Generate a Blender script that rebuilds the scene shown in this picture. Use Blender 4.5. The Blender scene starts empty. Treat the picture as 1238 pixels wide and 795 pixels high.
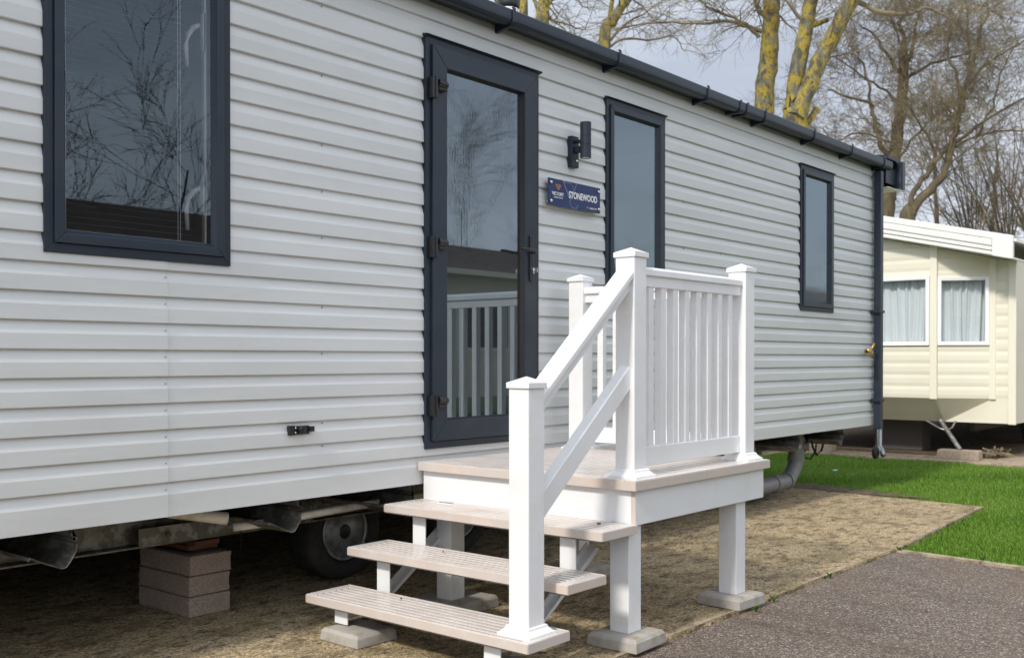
import bpy, math, random
from mathutils import Vector, Matrix
R = math.radians
random.seed(7)
C = bpy.context.scene.collection
SC = bpy.context.scene
G = 0.70                       # height of the siding datum above the ground slab

# ------------------------------------------------------------ camera
YAW, PIT = 0.871, -0.0078
CAM = Vector((0, -3.5281, 1.1663))
FW = Vector((math.sin(YAW)*math.cos(PIT), math.cos(YAW)*math.cos(PIT), math.sin(PIT)))
RT = FW.cross(Vector((0, 0, 1))).normalized(); UP = RT.cross(FW)
cd = bpy.data.cameras.new('camera'); cam = bpy.data.objects.new('camera', cd); C.objects.link(cam)
cam.matrix_world = Matrix(((RT.x, UP.x, -FW.x, CAM.x), (RT.y, UP.y, -FW.y, CAM.y), (RT.z, UP.z, -FW.z, CAM.z), (0, 0, 0, 1)))
cd.sensor_width = 36; cd.lens = 1253.5/1238*36; cd.shift_x = 2.15/1238; cd.shift_y = 45.58/1238
cd.clip_end = 600; cd.clip_start = 0.05
cd.dof.use_dof = True; cd.dof.focus_distance = 4.4; cd.dof.aperture_fstop = 5.0
SC.camera = cam

# ------------------------------------------------------------ world and sun
SUN_EL = R(43); SUN_D = Vector((1, 0.07, -0.93)).normalized()       # direction the light travels
w = bpy.data.worlds.new('World'); SC.world = w; w.use_nodes = True
nt = w.node_tree; nt.nodes.clear(); N = nt.nodes.new; LK = nt.links.new
out = N('ShaderNodeOutputWorld'); bg1 = N('ShaderNodeBackground'); bg2 = N('ShaderNodeBackground'); mx = N('ShaderNodeMixShader')
sky = N('ShaderNodeTexSky'); sky.sky_type = 'NISHITA'; sky.sun_disc = False; sky.sun_elevation = SUN_EL; sky.sun_rotation = R(266)
LK(sky.outputs[0], bg1.inputs[0]); bg1.inputs[1].default_value = 0.12
tc = N('ShaderNodeTexCoord'); mp = N('ShaderNodeMapping'); mp.inputs['Scale'].default_value = (1, 1, 3.2)
nz = N('ShaderNodeTexNoise'); nz.inputs['Scale'].default_value = 1.7; nz.inputs['Detail'].default_value = 7; nz.inputs['Roughness'].default_value = .52
LK(tc.outputs['Generated'], mp.inputs[0]); LK(mp.outputs[0], nz.inputs['Vector'])
cr = N('ShaderNodeValToRGB'); cr.color_ramp.elements[0].position = .36; cr.color_ramp.elements[0].color = (.40, .44, .52, 1)
cr.color_ramp.elements[1].position = .66; cr.color_ramp.elements[1].color = (.74, .775, .83, 1)
LK(nz.outputs['Fac'], cr.inputs[0])
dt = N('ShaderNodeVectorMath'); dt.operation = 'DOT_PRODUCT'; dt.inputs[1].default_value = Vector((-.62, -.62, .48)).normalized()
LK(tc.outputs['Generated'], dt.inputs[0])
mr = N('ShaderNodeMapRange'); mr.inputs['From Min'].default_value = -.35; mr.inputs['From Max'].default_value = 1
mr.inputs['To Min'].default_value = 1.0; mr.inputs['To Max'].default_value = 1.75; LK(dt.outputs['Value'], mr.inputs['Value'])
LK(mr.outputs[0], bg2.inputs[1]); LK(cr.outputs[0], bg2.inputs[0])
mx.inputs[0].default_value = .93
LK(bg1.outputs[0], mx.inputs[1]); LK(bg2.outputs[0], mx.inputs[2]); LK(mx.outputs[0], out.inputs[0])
sl = bpy.data.lights.new('sun', 'SUN'); sl.energy = 2.2; sl.angle = R(6); sl.color = (1, .95, .87)
so = bpy.data.objects.new('sun', sl); C.objects.link(so); so.rotation_euler = SUN_D.to_track_quat('-Z', 'Y').to_euler(); so.location = (-20, -2, 20)
SC.view_settings.view_transform = 'Standard'; SC.view_settings.look = 'None'; SC.view_settings.exposure = 0.42; SC.view_settings.gamma = 1
SC.cycles.use_denoising = True; SC.cycles.max_bounces = 8; SC.cycles.transparent_max_bounces = 12
SC.cycles.caustics_reflective = False; SC.cycles.caustics_refractive = False

# ------------------------------------------------------------ materials
def mat(name, col, rough=.5, metal=0, spec=.5, var=None, bump=None, coat=0):
    """var=(colour2, scale(xyz), detail, lo, hi); bump=(scale xyz, strength, distance)"""
    m = bpy.data.materials.new(name); m.use_nodes = True; t = m.node_tree; b = t.nodes['Principled BSDF']
    b.inputs['Base Color'].default_value = (*col, 1); b.inputs['Roughness'].default_value = rough
    b.inputs['Metallic'].default_value = metal; b.inputs['Specular IOR Level'].default_value = spec
    b.inputs['Coat Weight'].default_value = coat
    tcn = t.nodes.new('ShaderNodeTexCoord')
    def noise(sc, det=6, ro=.6):
        mpn = t.nodes.new('ShaderNodeMapping'); mpn.inputs['Scale'].default_value = sc
        n = t.nodes.new('ShaderNodeTexNoise'); n.inputs['Scale'].default_value = 1; n.inputs['Detail'].default_value = det; n.inputs['Roughness'].default_value = ro
        t.links.new(tcn.outputs['Object'], mpn.inputs[0]); t.links.new(mpn.outputs[0], n.inputs['Vector']); return n
  
    prev = None
    for v in (var or []):
        n = noise(v[1], v[2]); r = t.nodes.new('ShaderNodeMapRange'); r.inputs['From Min'].default_value = v[3]; r.inputs['From Max'].default_value = v[4]
        t.links.new(n.outputs['Fac'], r.inputs['Value'])
        if len(v) > 5: r.inputs['To Max'].default_value = v[5]
        mi = t.nodes.new('ShaderNodeMix'); mi.data_type = 'RGBA'
        if prev is None: mi.inputs[6].default_value = (*col, 1)
        else: t.links.new(prev, mi.inputs[6])
        mi.inputs[7].default_value = (*v[0], 1); t.links.new(r.outputs[0], mi.inputs[0]); prev = mi.outputs[2]
    if prev is not None: t.links.new(prev, b.inputs['Base Color'])
    pn = None
    for q in (bump or []):
        n = noise(q[0], 5, .65); bn = t.nodes.new('ShaderNodeBump'); bn.inputs['Strength'].default_value = q[1]; bn.inputs['Distance'].default_value = q[2]
        t.links.new(n.outputs['Fac'], bn.inputs['Height'])
        if pn: t.links.new(pn, bn.inputs['Normal'])
        pn = bn.outputs[0]
    if pn: t.links.new(pn, b.inputs['Normal'])
    return m

M = {}
M['siding'] = mat('siding', (.675, .687, .68), .58, var=[((.61, .625, .62), (1.2, 1, 9), 4, .35, .7), ((.50, .50, .47), (.7, 1, 2.5), 6, .55, .8, .5)],
                  bump=[((14, 60, 150), .35, .0012), ((4, 9, 30), .25, .0015)])
M['trim'] = mat('trim', (.012, .020, .034), .45, spec=.4, bump=[((30, 30, 30), .06, .001)], var=[((.020, .029, .043), (3, 3, 5), 4, .4, .75)])
M['trim2'] = mat('trim2', (.016, .026, .042), .4, spec=.4, var=[((.028, .037, .050), (3, 3, 5), 4, .4, .75)])
M['black'] = mat('black', (.012, .012, .014), .35)
M['gasket'] = mat('gasket', (.01, .01, .01), .6)
M['upvc'] = mat('upvc', (.86, .86, .865), .28, var=[((.79, .785, .76), (5, 5, 7), 5, .48, .8)], bump=[((60, 60, 8), .05, .001)])
M['upvcd'] = mat('upvcd', (.84, .845, .85), .35, var=[((.76, .75, .72), (5, 5, 4), 6, .5, .85), ((.6, .57, .5), (14, 14, 9), 6, .70, .85)])
M['deck'] = mat('deck', (.64, .585, .545), .3, var=[((.72, .67, .63), (9, 9, 9), 6, .42, .7), ((.42, .33, .26), (6, 3, 6), 7, .56, .8, .8)], bump=[((90, 90, 90), .12, .001)])
M['edge'] = mat('edge', (.61, .54, .49), .4, var=[((.67, .53, .43), (5, 5, 5), 5, .52, .75), ((.70, .62, .57), (2, 9, 9), 5, .5, .8)])
M['groove'] = mat('groove', (.24, .18, .15), .8, var=[((.40, .33, .29), (4, 9, 4), 5, .5, .7)])
M['fix'] = mat('fix', (.24, .23, .21), .7)
M['plaster'] = mat('plaster', (.30, .27, .24), .9)
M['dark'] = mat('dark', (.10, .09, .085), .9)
M['blind'] = mat('blind', (.85, .87, .88), .5)
M['steel'] = mat('steel', (.42, .43, .44), .38, metal=.85, var=[((.28, .29, .30), (12, 12, 12), 4, .4, .65)])
M['galv'] = mat('galv', (.30, .30, .285), .5, metal=.5, var=[((.16, .155, .135), (16, 9, 16), 3, .46, .54), ((.10, .075, .045), (5, 5, 5), 6, .45, .72)])
M['tyre'] = mat('tyre', (.022, .021, .02), .8, var=[((.05, .045, .038), (9, 9, 9), 5, .45, .75)], bump=[((60, 60, 60), .2, .002)])
M['rim'] = mat('rim', (.33, .34, .36), .4, metal=.5, var=[((.13, .12, .11), (16, 16, 16), 5, .45, .7)])
M['rust'] = mat('rust', (.22, .09, .035), .8, bump=[((80, 80, 80), .3, .002)])
M['block'] = mat('block', (.37, .28, .22), .92, var=[((.20, .16, .135), (160, 160, 160), 3, .45, .6), ((.44, .37, .32), (220, 220, 220), 3, .52, .62), ((.24, .19, .15), (7, 7, 7), 6, .5, .7, .6)], bump=[((200, 200, 200), .7, .003)])
M['paver'] = mat('paver', (.42, .39, .35), .9, var=[((.30, .27, .22), (12, 12, 12), 7, .45, .7), ((.24, .22, .11), (18, 18, 18), 6, .58, .75)], bump=[((120, 120, 120), .4, .003)])
M['slabblock'] = mat('slabblock', (.46, .37, .27), .9, var=[((.34, .27, .2), (25, 25, 25), 6, .4, .7)], bump=[((80, 80, 80), .5, .004)])
M['wood'] = mat('wood', (.16, .065, .03), .7, var=[((.08, .035, .02), (3, 40, 10), 5, .4, .7)])
M['pipe'] = mat('pipe', (.22, .225, .235), .4, var=[((.22, .21, .20), (8, 8, 8), 5, .45, .75)])
M['whitepipe'] = mat('whitepipe', (.82, .79, .72), .5, var=[((.42, .36, .28), (9, 9, 9), 5, .5, .75)])
M['navy'] = mat('navy', (.006, .018, .095), .2, spec=.3, var=[((.004, .035, .13), (3, 3, 2), 2, .4, .7)])
M['chrome'] = mat('chrome', (.72, .69, .64), .25, metal=1)
M['white'] = mat('white', (.85, .85, .85), .4)
M['paleblue'] = mat('paleblue', (.23, .28, .46), .4)
M['copper'] = mat('copper', (.42, .17, .08), .4)
M['brass'] = mat('brass', (.62, .38, .12), .35, metal=.9)
M['tile'] = mat('tile', (.05, .045, .045), .8, var=[((.10, .07, .06), (3, 3, 3), 5, .4, .7)], bump=[((40, 40, 40), .4, .004)])
M['tile2'] = mat('tile2', (.15, .115, .10), .8, var=[((.25, .19, .16), (9, 9, 9), 4, .4, .65), ((.06, .05, .045), (3, 9, 9), 4, .5, .7)], bump=[((20, 20, 20), .6, .02)])
M['cream'] = mat('cream', (.80, .755, .62), .5, var=[((.74, .695, .57), (1, 2, 2), 5, .4, .75)])
M['creamtrim'] = mat('creamtrim', (.82, .775, .64), .45)
M['barge'] = mat('barge', (.84, .83, .78), .35, var=[((.66, .62, .5), (2, 2, 9), 5, .55, .85)])
M['curtain'] = mat('curtain', (.86, .86, .85), .9)
M['curtain'].node_tree.nodes['Principled BSDF'].inputs['Subsurface Weight'].default_value = 0
M['winwhite'] = mat('winwhite', (.93, .94, .95), .35)
M['leaf'] = mat('leaf', (.16, .08, .03), .8)
M['yellow'] = mat('yellow', (.7, .42, .02), .5)
M['cyan'] = mat('cyan', (.18, .6, .65), .4)
M['weed'] = mat('weed', (.06, .12, .02), .7)

def glass(name, tint, ior, rough=0.0, ribs=None, diffuse=None, dmix=0):
    m = bpy.data.materials.new(name); m.use_nodes = True; t = m.node_tree; t.nodes.clear(); n = t.nodes.new; l = t.links.new
    o = n('ShaderNodeOutputMaterial'); g = n('ShaderNodeBsdfGlossy'); g.inputs['Roughness'].default_value = rough; g.inputs['Color'].default_value = (.74, .88, .98, 1)
    tr = n('ShaderNodeBsdfTransparent'); tr.inputs[0].default_value = (*tint, 1); f = n('ShaderNodeFresnel'); f.inputs[0].default_value = ior
    mm = n('ShaderNodeMixShader'); l(f.outputs[0], mm.inputs[0]); base = tr.outputs[0]
    if diffuse:
        d = n('ShaderNodeBsdfTranslucent'); d.inputs[0].default_value = (*diffuse, 1); dd = n('ShaderNodeBsdfDiffuse'); dd.inputs[0].default_value = (*diffuse, 1)
        a = n('ShaderNodeMixShader'); a.inputs[0].default_value = .7; l(d.outputs[0], a.inputs[1]); l(dd.outputs[0], a.inputs[2])
        b = n('ShaderNodeMixShader'); b.inputs[0].default_value = dmix; l(tr.outputs[0], b.inputs[1]); l(a.outputs[0], b.inputs[2]); base = b.outputs[0]
    l(base, mm.inputs[1]); l(g.outputs[0], mm.inputs[2]); l(mm.outputs[0], o.inputs[0])
    if ribs:
        tcn = n('ShaderNodeTexCoord'); wv = n('ShaderNodeTexWave'); wv.wave_type = 'BANDS'; wv.bands_direction = 'X'; wv.inputs['Scale'].default_value = ribs[0]
        wv.inputs['Distortion'].default_value = ribs[3] if len(ribs) > 3 else 0; wv.inputs['Detail'].default_value = 1
        l(tcn.outputs['Object'], wv.inputs['Vector']); bn = n('ShaderNodeBump'); bn.inputs['Strength'].default_value = ribs[1]; bn.inputs['Distance'].default_value = ribs[2]
        l(wv.outputs['Fac'], bn.inputs['Height']); l(bn.outputs[0], g.inputs['Normal'])
    return m
M['glass'] = glass('glass', (1, 1, 1), 1.95)
M['reeded'] = glass('reeded', (.42, .43, .43), 2.6, .0, ribs=(19, .2, .00005), diffuse=(.13, .14, .145), dmix=.3)
M['frosted'] = glass('frosted', (.5, .54, .55), 2.5, .03, ribs=(17, .3, .00025), diffuse=(.16, .21, .23), dmix=.5)

# bark with lichen, twigs
M['lichen'] = mat('lichen', (.085, .075, .055), .95, var=[((.17, .165, .12), (9, 9, 5), 5, .45, .6), ((.38, .275, .03), (9, 9, 6), 10, .44, .57, .9), ((.16, .155, .09), (30, 30, 18), 5, .54, .64), ((.05, .043, .03), (26, 26, 14), 6, .57, .66)], bump=[((40, 40, 12), .9, .02)])
M['bark'] = mat('bark', (.115, .09, .055), .95, var=[((.20, .155, .075), (5, 5, 2), 6, .45, .65), ((.08, .065, .05), (20, 20, 5), 4, .5, .7)], bump=[((30, 30, 8), .8, .02)])
M['twig'] = mat('twig', (.17, .135, .09), .9, var=[((.26, .215, .12), (1.5, 1.5, 1.5), 3, .42, .6)])
M['twig2'] = mat('twig2', (.19, .155, .115), .9, var=[((.19, .11, .08), (.6, .6, .6), 3, .5, .65)])
M['twigd'] = mat('twigd', (.06, .045, .03), .9)

# ------------------------------------------------------------ mesh helpers
ORG = {}
class MB:
    def __init__(s): s.v = []; s.f = []; s.mi = []; s.cur = 0
    def add(s, vs, fs):
        b = len(s.v); s.v.extend([tuple(v) for v in vs]); s.f.extend([tuple(b+i for i in f) for f in fs]); s.mi.extend([s.cur]*len(fs)); return s
    def box(s, x0, x1, y0, y1, z0, z1):
        if x0 > x1: x0, x1 = x1, x0
        if y0 > y1: y0, y1 = y1, y0
        if z0 > z1: z0, z1 = z1, z0
        return s.add([(x0, y0, z0), (x1, y0, z0), (x1, y1, z0), (x0, y1, z0), (x0, y0, z1), (x1, y0, z1), (x1, y1, z1), (x0, y1, z1)],
                     [(0, 3, 2, 1), (4, 5, 6, 7), (0, 1, 5, 4), (1, 2, 6, 5), (2, 3, 7, 6), (3, 0, 4, 7)])
    def hexa(s, p):            # 8 points, bottom 4 then top 4
        return s.add(p, [(0, 3, 2, 1), (4, 5, 6, 7), (0, 1, 5, 4), (1, 2, 6, 5), (2, 3, 7, 6), (3, 0, 4, 7)])
    def prism(s, poly, axis, a, b, cap=True):   # closed polygon extruded along axis
        def P(u, v, t):
            return (t, u, v) if axis == 'x' else (u, t, v) if axis == 'y' else (u, v, t)
        n = len(poly); vs = [P(u, v, a) for u, v in poly]+[P(u, v, b) for u, v in poly]
        fs = [(i, (i+1) % n, n+(i+1) % n, n+i) for i in range(n)]
        if cap: fs += [tuple(range(n))[::-1], tuple(range(n, 2*n))]
        return s.add(vs, fs)
    def sheet(s, poly, axis, a, b):             # open polyline extruded
        def P(u, v, t):
            return (t, u, v) if axis == 'x' else (u, t, v) if axis == 'y' else (u, v, t)
        n = len(poly); vs = [P(u, v, a) for u, v in poly]+[P(u, v, b) for u, v in poly]
        return s.add(vs, [(i, i+1, n+i+1, n+i) for i in range(n-1)])
    def tube(s, pts, rad, n=12, cap=True):
        pts = [Vector(p) for p in pts]
        if not hasattr(rad, '__len__'): rad = [rad]*len(pts)
        vs = []; fs = []; ref = None
        for i, p in enumerate(pts):
            d = (pts[min(i+1, len(pts)-1)]-pts[max(i-1, 0)]).normalized()
            if ref is None: ref = Vector((0, 0, 1)) if abs(d.z) < .9 else Vector((1, 0, 0))
            a = d.cross(ref).normalized(); b = a.cross(d); ref = b if False else ref
            if abs(d.dot(ref)) > .98: a = d.cross(Vector((.3, 1, .2))).normalized(); b = a.cross(d)
            for k in range(n):
                t = 2*math.pi*k/n; vs.append(p+(a*math.cos(t)+b*math.sin(t))*rad[i])
        for i in range(len(pts)-1):
            for k in range(n): fs.append((i*n+k, i*n+(k+1) % n, (i+1)*n+(k+1) % n, (i+1)*n+k))
        if cap: fs += [tuple(range(n))[::-1], tuple((len(pts)-1)*n+k for k in range(n))]
        return s.add(vs, fs)
    def lathe(s, prof, c, axis, n=24):          # prof (r, t) along axis from centre c
        vs = []; fs = []
        for r, t in prof:
            for k in range(n):
                a = 2*math.pi*k/n; u, v = r*math.cos(a), r*math.sin(a)
                o = (t, u, v) if axis == 'x' else (u, t, v) if axis == 'y' else (u, v, t)
                vs.append((c[0]+o[0], c[1]+o[1], c[2]+o[2]))
        for i in range(len(prof)-1):
            for k in range(n): fs.append((i*n+k, i*n+(k+1) % n, (i+1)*n+(k+1) % n, (i+1)*n+k))
        fs += [tuple(range(n)), tuple((len(prof)-1)*n+k for k in range(n))]
        return s.add(vs, fs)
    def build(s, name, m, parent=None, origin=None, smooth=False, bevel=0, dz=G, seg=2):
        """vertices are world xy and datum-relative z; dz lifts them to world"""
        if parent is not None and origin is None: org = ORG[parent]
        else: org = Vector(origin) if origin is not None else Vector((0, 0, 0))
        me = bpy.data.meshes.new(name)
        me.from_pydata([(x-org[0], y-org[1], z+dz-org[2]) for x, y, z in s.v], [], s.f); me.update()
        ms = m if isinstance(m, (list, tuple)) else [m]
        for q in ms: me.materials.append(M[q] if isinstance(q, str) else q)
        if len(ms) > 1: me.polygons.foreach_set('material_index', s.mi)
        if smooth: me.polygons.foreach_set('use_smooth', [True]*len(me.polygons))
        o = bpy.data.objects.new(name, me); C.objects.link(o)
        if parent is not None:
            o.parent = parent; o.location = Vector(org)-ORG[parent]
        else: o.location = org
        ORG[o] = Vector(org)
        if bevel:
            bv = o.modifiers.new('bevel', 'BEVEL'); bv.width = bevel; bv.segments = seg; bv.limit_method = 'ANGLE'; bv.angle_limit = R(35)
        if smooth == 'auto':
            pass
        return o
def thing(name, label, cat, loc, group=None):
    o = bpy.data.objects.new(name, None); o.empty_display_size = .2; C.objects.link(o); o.location = loc; ORG[o] = Vector(loc)
    o['label'] = label; o['category'] = cat
    if group: o['group'] = group
    return o
def tag(o, label=None, cat=None, group=None, kind=None):
    for k, v in (('label', label), ('category', cat), ('group', group), ('kind', kind)):
        if v: o[k] = v
    return o
def rnd(a, b): return random.uniform(a, b)
def recalc(o):
    import bmesh
    bm = bmesh.new(); bm.from_mesh(o.data); bmesh.ops.recalc_face_normals(bm, faces=bm.faces); bm.to_mesh(o.data); bm.free(); return o
def at(px, py, depth):          # a point of the photograph at a given distance along the view axis
    return CAM + (FW + RT*((px-619+2.15)/1253.5) - UP*((py-397.5-45.58)/1253.5))*depth

# ------------------------------------------------------------ ground materials
def gmat(name, stops, vscale, patches, bumps, rough=.9):
    """speckled ground: voronoi cell colours through a ramp, then noise patches mixed over"""
    m = bpy.data.materials.new(name); m.use_nodes = True; t = m.node_tree; b = t.nodes['Principled BSDF']; n = t.nodes.new; l = t.links.new
    b.inputs['Roughness'].default_value = rough; b.inputs['Specular IOR Level'].default_value = .3
    g = n('ShaderNodeNewGeometry'); vo = n('ShaderNodeTexVoronoi'); vo.inputs['Scale'].default_value = vscale; l(g.outputs['Position'], vo.inputs['Vector'])
    sp = n('ShaderNodeSeparateColor'); l(vo.outputs['Color'], sp.inputs[0])
    r = n('ShaderNodeValToRGB'); r.color_ramp.elements[0].position = stops[0][0]; r.color_ramp.elements[0].color = (*stops[0][1], 1)
    r.color_ramp.elements[1].position = stops[-1][0]; r.color_ramp.elements[1].color = (*stops[-1][1], 1)
    for s in stops[1:-1]: e = r.color_ramp.elements.new(s[0]); e.color = (*s[1], 1)
    l(sp.outputs[0], r.inputs[0]); prev = r.outputs[0]
    for c, sc, det, lo, hi, amt in patches:
        mpn = n('ShaderNodeMapping'); mpn.inputs['Scale'].default_value = sc; nn = n('ShaderNodeTexNoise'); nn.inputs['Scale'].default_value = 1; nn.inputs['Detail'].default_value = det; nn.inputs['Roughness'].default_value = .68
        l(g.outputs['Position'], mpn.inputs[0]); l(mpn.outputs[0], nn.inputs['Vector'])
        q = n('ShaderNodeMapRange'); q.inputs['From Min'].default_value = lo; q.inputs['From Max'].default_value = hi; q.inputs['To Max'].default_value = amt; l(nn.outputs['Fac'], q.inputs['Value'])
        mi = n('ShaderNodeMix'); mi.data_type = 'RGBA'; l(prev, mi.inputs[6]); mi.inputs[7].default_value = (*c, 1); l(q.outputs[0], mi.inputs[0]); prev = mi.outputs[2]
    l(prev, b.inputs['Base Color']); pn = None
    for sc, st, di in bumps:
        if sc < 0: vb = n('ShaderNodeTexVoronoi'); vb.inputs['Scale'].default_value = -sc; l(g.outputs['Position'], vb.inputs['Vector']); h = vb.outputs['Distance']
        else:
            vb = n('ShaderNodeTexNoise'); vb.inputs['Scale'].default_value = sc; vb.inputs['Detail'].default_value = 5; l(g.outputs['Position'], vb.inputs['Vector']); h = vb.outputs['Fac']
        bn = n('ShaderNodeBump'); bn.inputs['Strength'].default_value = st; bn.inputs['Distance'].default_value = di; l(h, bn.inputs['Height'])
        if pn: l(pn, bn.inputs['Normal'])
        pn = bn.outputs[0]
    l(pn, b.inputs['Normal']); return m
M['asphalt'] = gmat('asphalt', [(0, (.065, .05, .042)), (.5, (.14, .108, .088)), (.8, (.215, .172, .142)), (.94, (.31, .265, .22)), (1, (.48, .43, .38))], 150,
                    [((.17, .115, .065), (1.3, 1.3, 1.3), 8, .48, .72, .55), ((.035, .03, .027), (2.8, .9, .8), 7, .5, .72, .6), ((.20, .16, .12), (7, 7, 7), 7, .56, .70, .5)], [(-135, .6, .004), (25, .25, .006)], .72)
M['slab'] = gmat('slab', [(0, (.27, .195, .105)), (.5, (.45, .34, .19)), (.85, (.58, .455, .28)), (1, (.68, .58, .42))], 130,
                 [((.15, .11, .055), (4, 6, 5), 10, .49, .62, .7), ((.20, .165, .05), (1.9, 2.3, 2), 6, .52, .68, .5), ((.055, .044, .03), (45, 60, 45), 7, .52, .60, .75), ((.06, .045, .025), (10, 15, 9), 12, .525, .60, .75), ((.14, .10, .055), (1.1, 1.5, 1), 5, .54, .72, .4), ((.56, .47, .33), (80, 80, 80), 5, .54, .64, .5)],
                 [(60, 1, .010), (18, .8, .02)])
M['soil'] = gmat('soil', [(0, (.05, .035, .022)), (.6, (.11, .078, .05)), (1, (.20, .15, .10))], 40, [((.16, .12, .075), (3, 3, 3), 6, .45, .65, .8), ((.06, .07, .025), (2, 2, 2), 6, .55, .7, .6)], [(14, .8, .04)])
M['turf'] = gmat('turf', [(0, (.022, .055, .006)), (.6, (.04, .095, .012)), (1, (.07, .14, .02))], 60, [((.06, .075, .02), (2, 2, 2), 6, .5, .75, .5)], [(60, .9, .03)])
M['path'] = gmat('path', [(0, (.22, .165, .115)), (.6, (.37, .29, .205)), (1, (.46, .38, .29))], 70, [((.12, .09, .055), (3, 6, 3), 7, .5, .68, .8)], [(40, .6, .01)])
M['gritm'] = mat('gritm', (.36, .29, .21), .9, var=[((.13, .10, .075), (40, 40, 40), 3, .4, .6)])
M['kerb'] = gmat('kerb', [(0, (.32, .25, .17)), (1, (.48, .40, .29))], 120, [((.17, .13, .08), (9, 9, 9), 8, .46, .62, .8)], [(60, .6, .006)])

# ------------------------------------------------------------ the setting
def ground(name, mb, m): o = mb.build(name, m, dz=0); o['kind'] = 'structure'; return o
lawn = MB()
n_ = 60
lawn.add([(-150, -150, -.03), (150, -150, -.03), (150, 150, -.03), (-150, 150, -.03)], [(0, 1, 2, 3)]); ground('ground', lawn, 'turf')
road = MB()
pts = [(-40, -8.2), (6.0, -8.2), (6.24, -2.05), (6.37, -1.2), (-40, -1.2)]
road.add([(x, y, -.014) for x, y in pts], [tuple(range(5))]); ground('tarmac_drive', road, 'asphalt')
slab = MB()
edge = [(-6+i*.06, -1.25+rnd(-.006, .006)+.004*math.sin(i*.21)+(rnd(0, .03) if random.random() < .06 else 0)) for i in range(int(12.37/.06))]
far = [(6.393+(8.66-6.393)*t/20, -1.253+(.127)*t/20+rnd(-.004, .004)) for t in range(21)]
right = [(8.66+.05*t, -1.126+.55*t+rnd(-.01, .01)) for t in range(1, 12)]
ring = edge+far+right+[(-6, 4.9)]
n = len(ring)
slab.add([(x, y, 0) for x, y in ring]+[(x, y-.004, -.16) for x, y in ring], [tuple(range(n))]+[(i, n+i, n+(i+1) % n, (i+1) % n) for i in range(n)])
ground('concrete_base', slab, 'slab')
kb = MB()
for i in range(14):            # edging between drive and grass
    a = i*.5
    kb.box(6.345-.0, 6.405+0, -1.265-a-.494, -1.265-a, -.09, -.002+rnd(-.002, .002))
for i in range(len(kb.v)):     # the line of the edging leans a little
    x, y, z = kb.v[i]; kb.v[i] = (x+(y+1.26)*.11+rnd(-.003, .003), y, z)
ground('kerb_edging', kb, 'kerb')
so_ = MB(); ring = []
for i in range(46):
    a = 2*math.pi*i/46; rr = 1+.22*math.sin(3*a+1)+.1*math.sin(7*a)+rnd(-.06, .06); ring.append((8.97+.20*math.cos(a)*rr, .32+.75*math.sin(a)*rr))
so_.add([(x, y, -.004) for x, y in ring]+[(8.97, .32, -.002)], [(i, (i+1) % 46, 46) for i in range(46)]); ground('bare_soil', so_, 'soil')
nb = MB(); ring = [(12.25+rnd(-.05, .05), 5-i*.12) for i in range(100)]+[(22, -7), (22, 5)]
for i, (x, y) in enumerate(ring[:100]): ring[i] = (x+.04*math.sin(y*5), y)
n = len(ring); nb.add([(x, y, .0) for x, y in ring]+[(x-.03, y, -.1) for x, y in ring], [tuple(range(n))]+[(i, n+i, n+(i+1) % n, (i+1) % n) for i in range(n)]); ground('concrete_path', nb, 'path')
bs = MB(); bs.add([(12.85, -.1, .006), (21.8, -.1, .006), (21.8, 4.8, .006), (12.85, 4.8, .006)], [(0, 1, 2, 3)]); ground('earth_floor', bs, 'soil')
# earth bank beyond the two homes
bk = MB(); nx, ny = 40, 14
for j in range(ny+1):
    for i in range(nx+1):
        x = 10.5+i*.55; y = 4.4+j*.7; h = -.02+.42*min(1, j/4.5)+.06*math.sin(i*.9+j)+.05*math.sin(i*2.3-j*1.7)+(rnd(-.03, .03)); bk.v.append((x, y, h if j else -.06))
for j in range(ny):
    for i in range(nx): a = j*(nx+1)+i; bk.f.append((a, a+1, a+nx+2, a+nx+1)); bk.mi.append(0)
ground('earth_bank', bk, 'soil')

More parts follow.
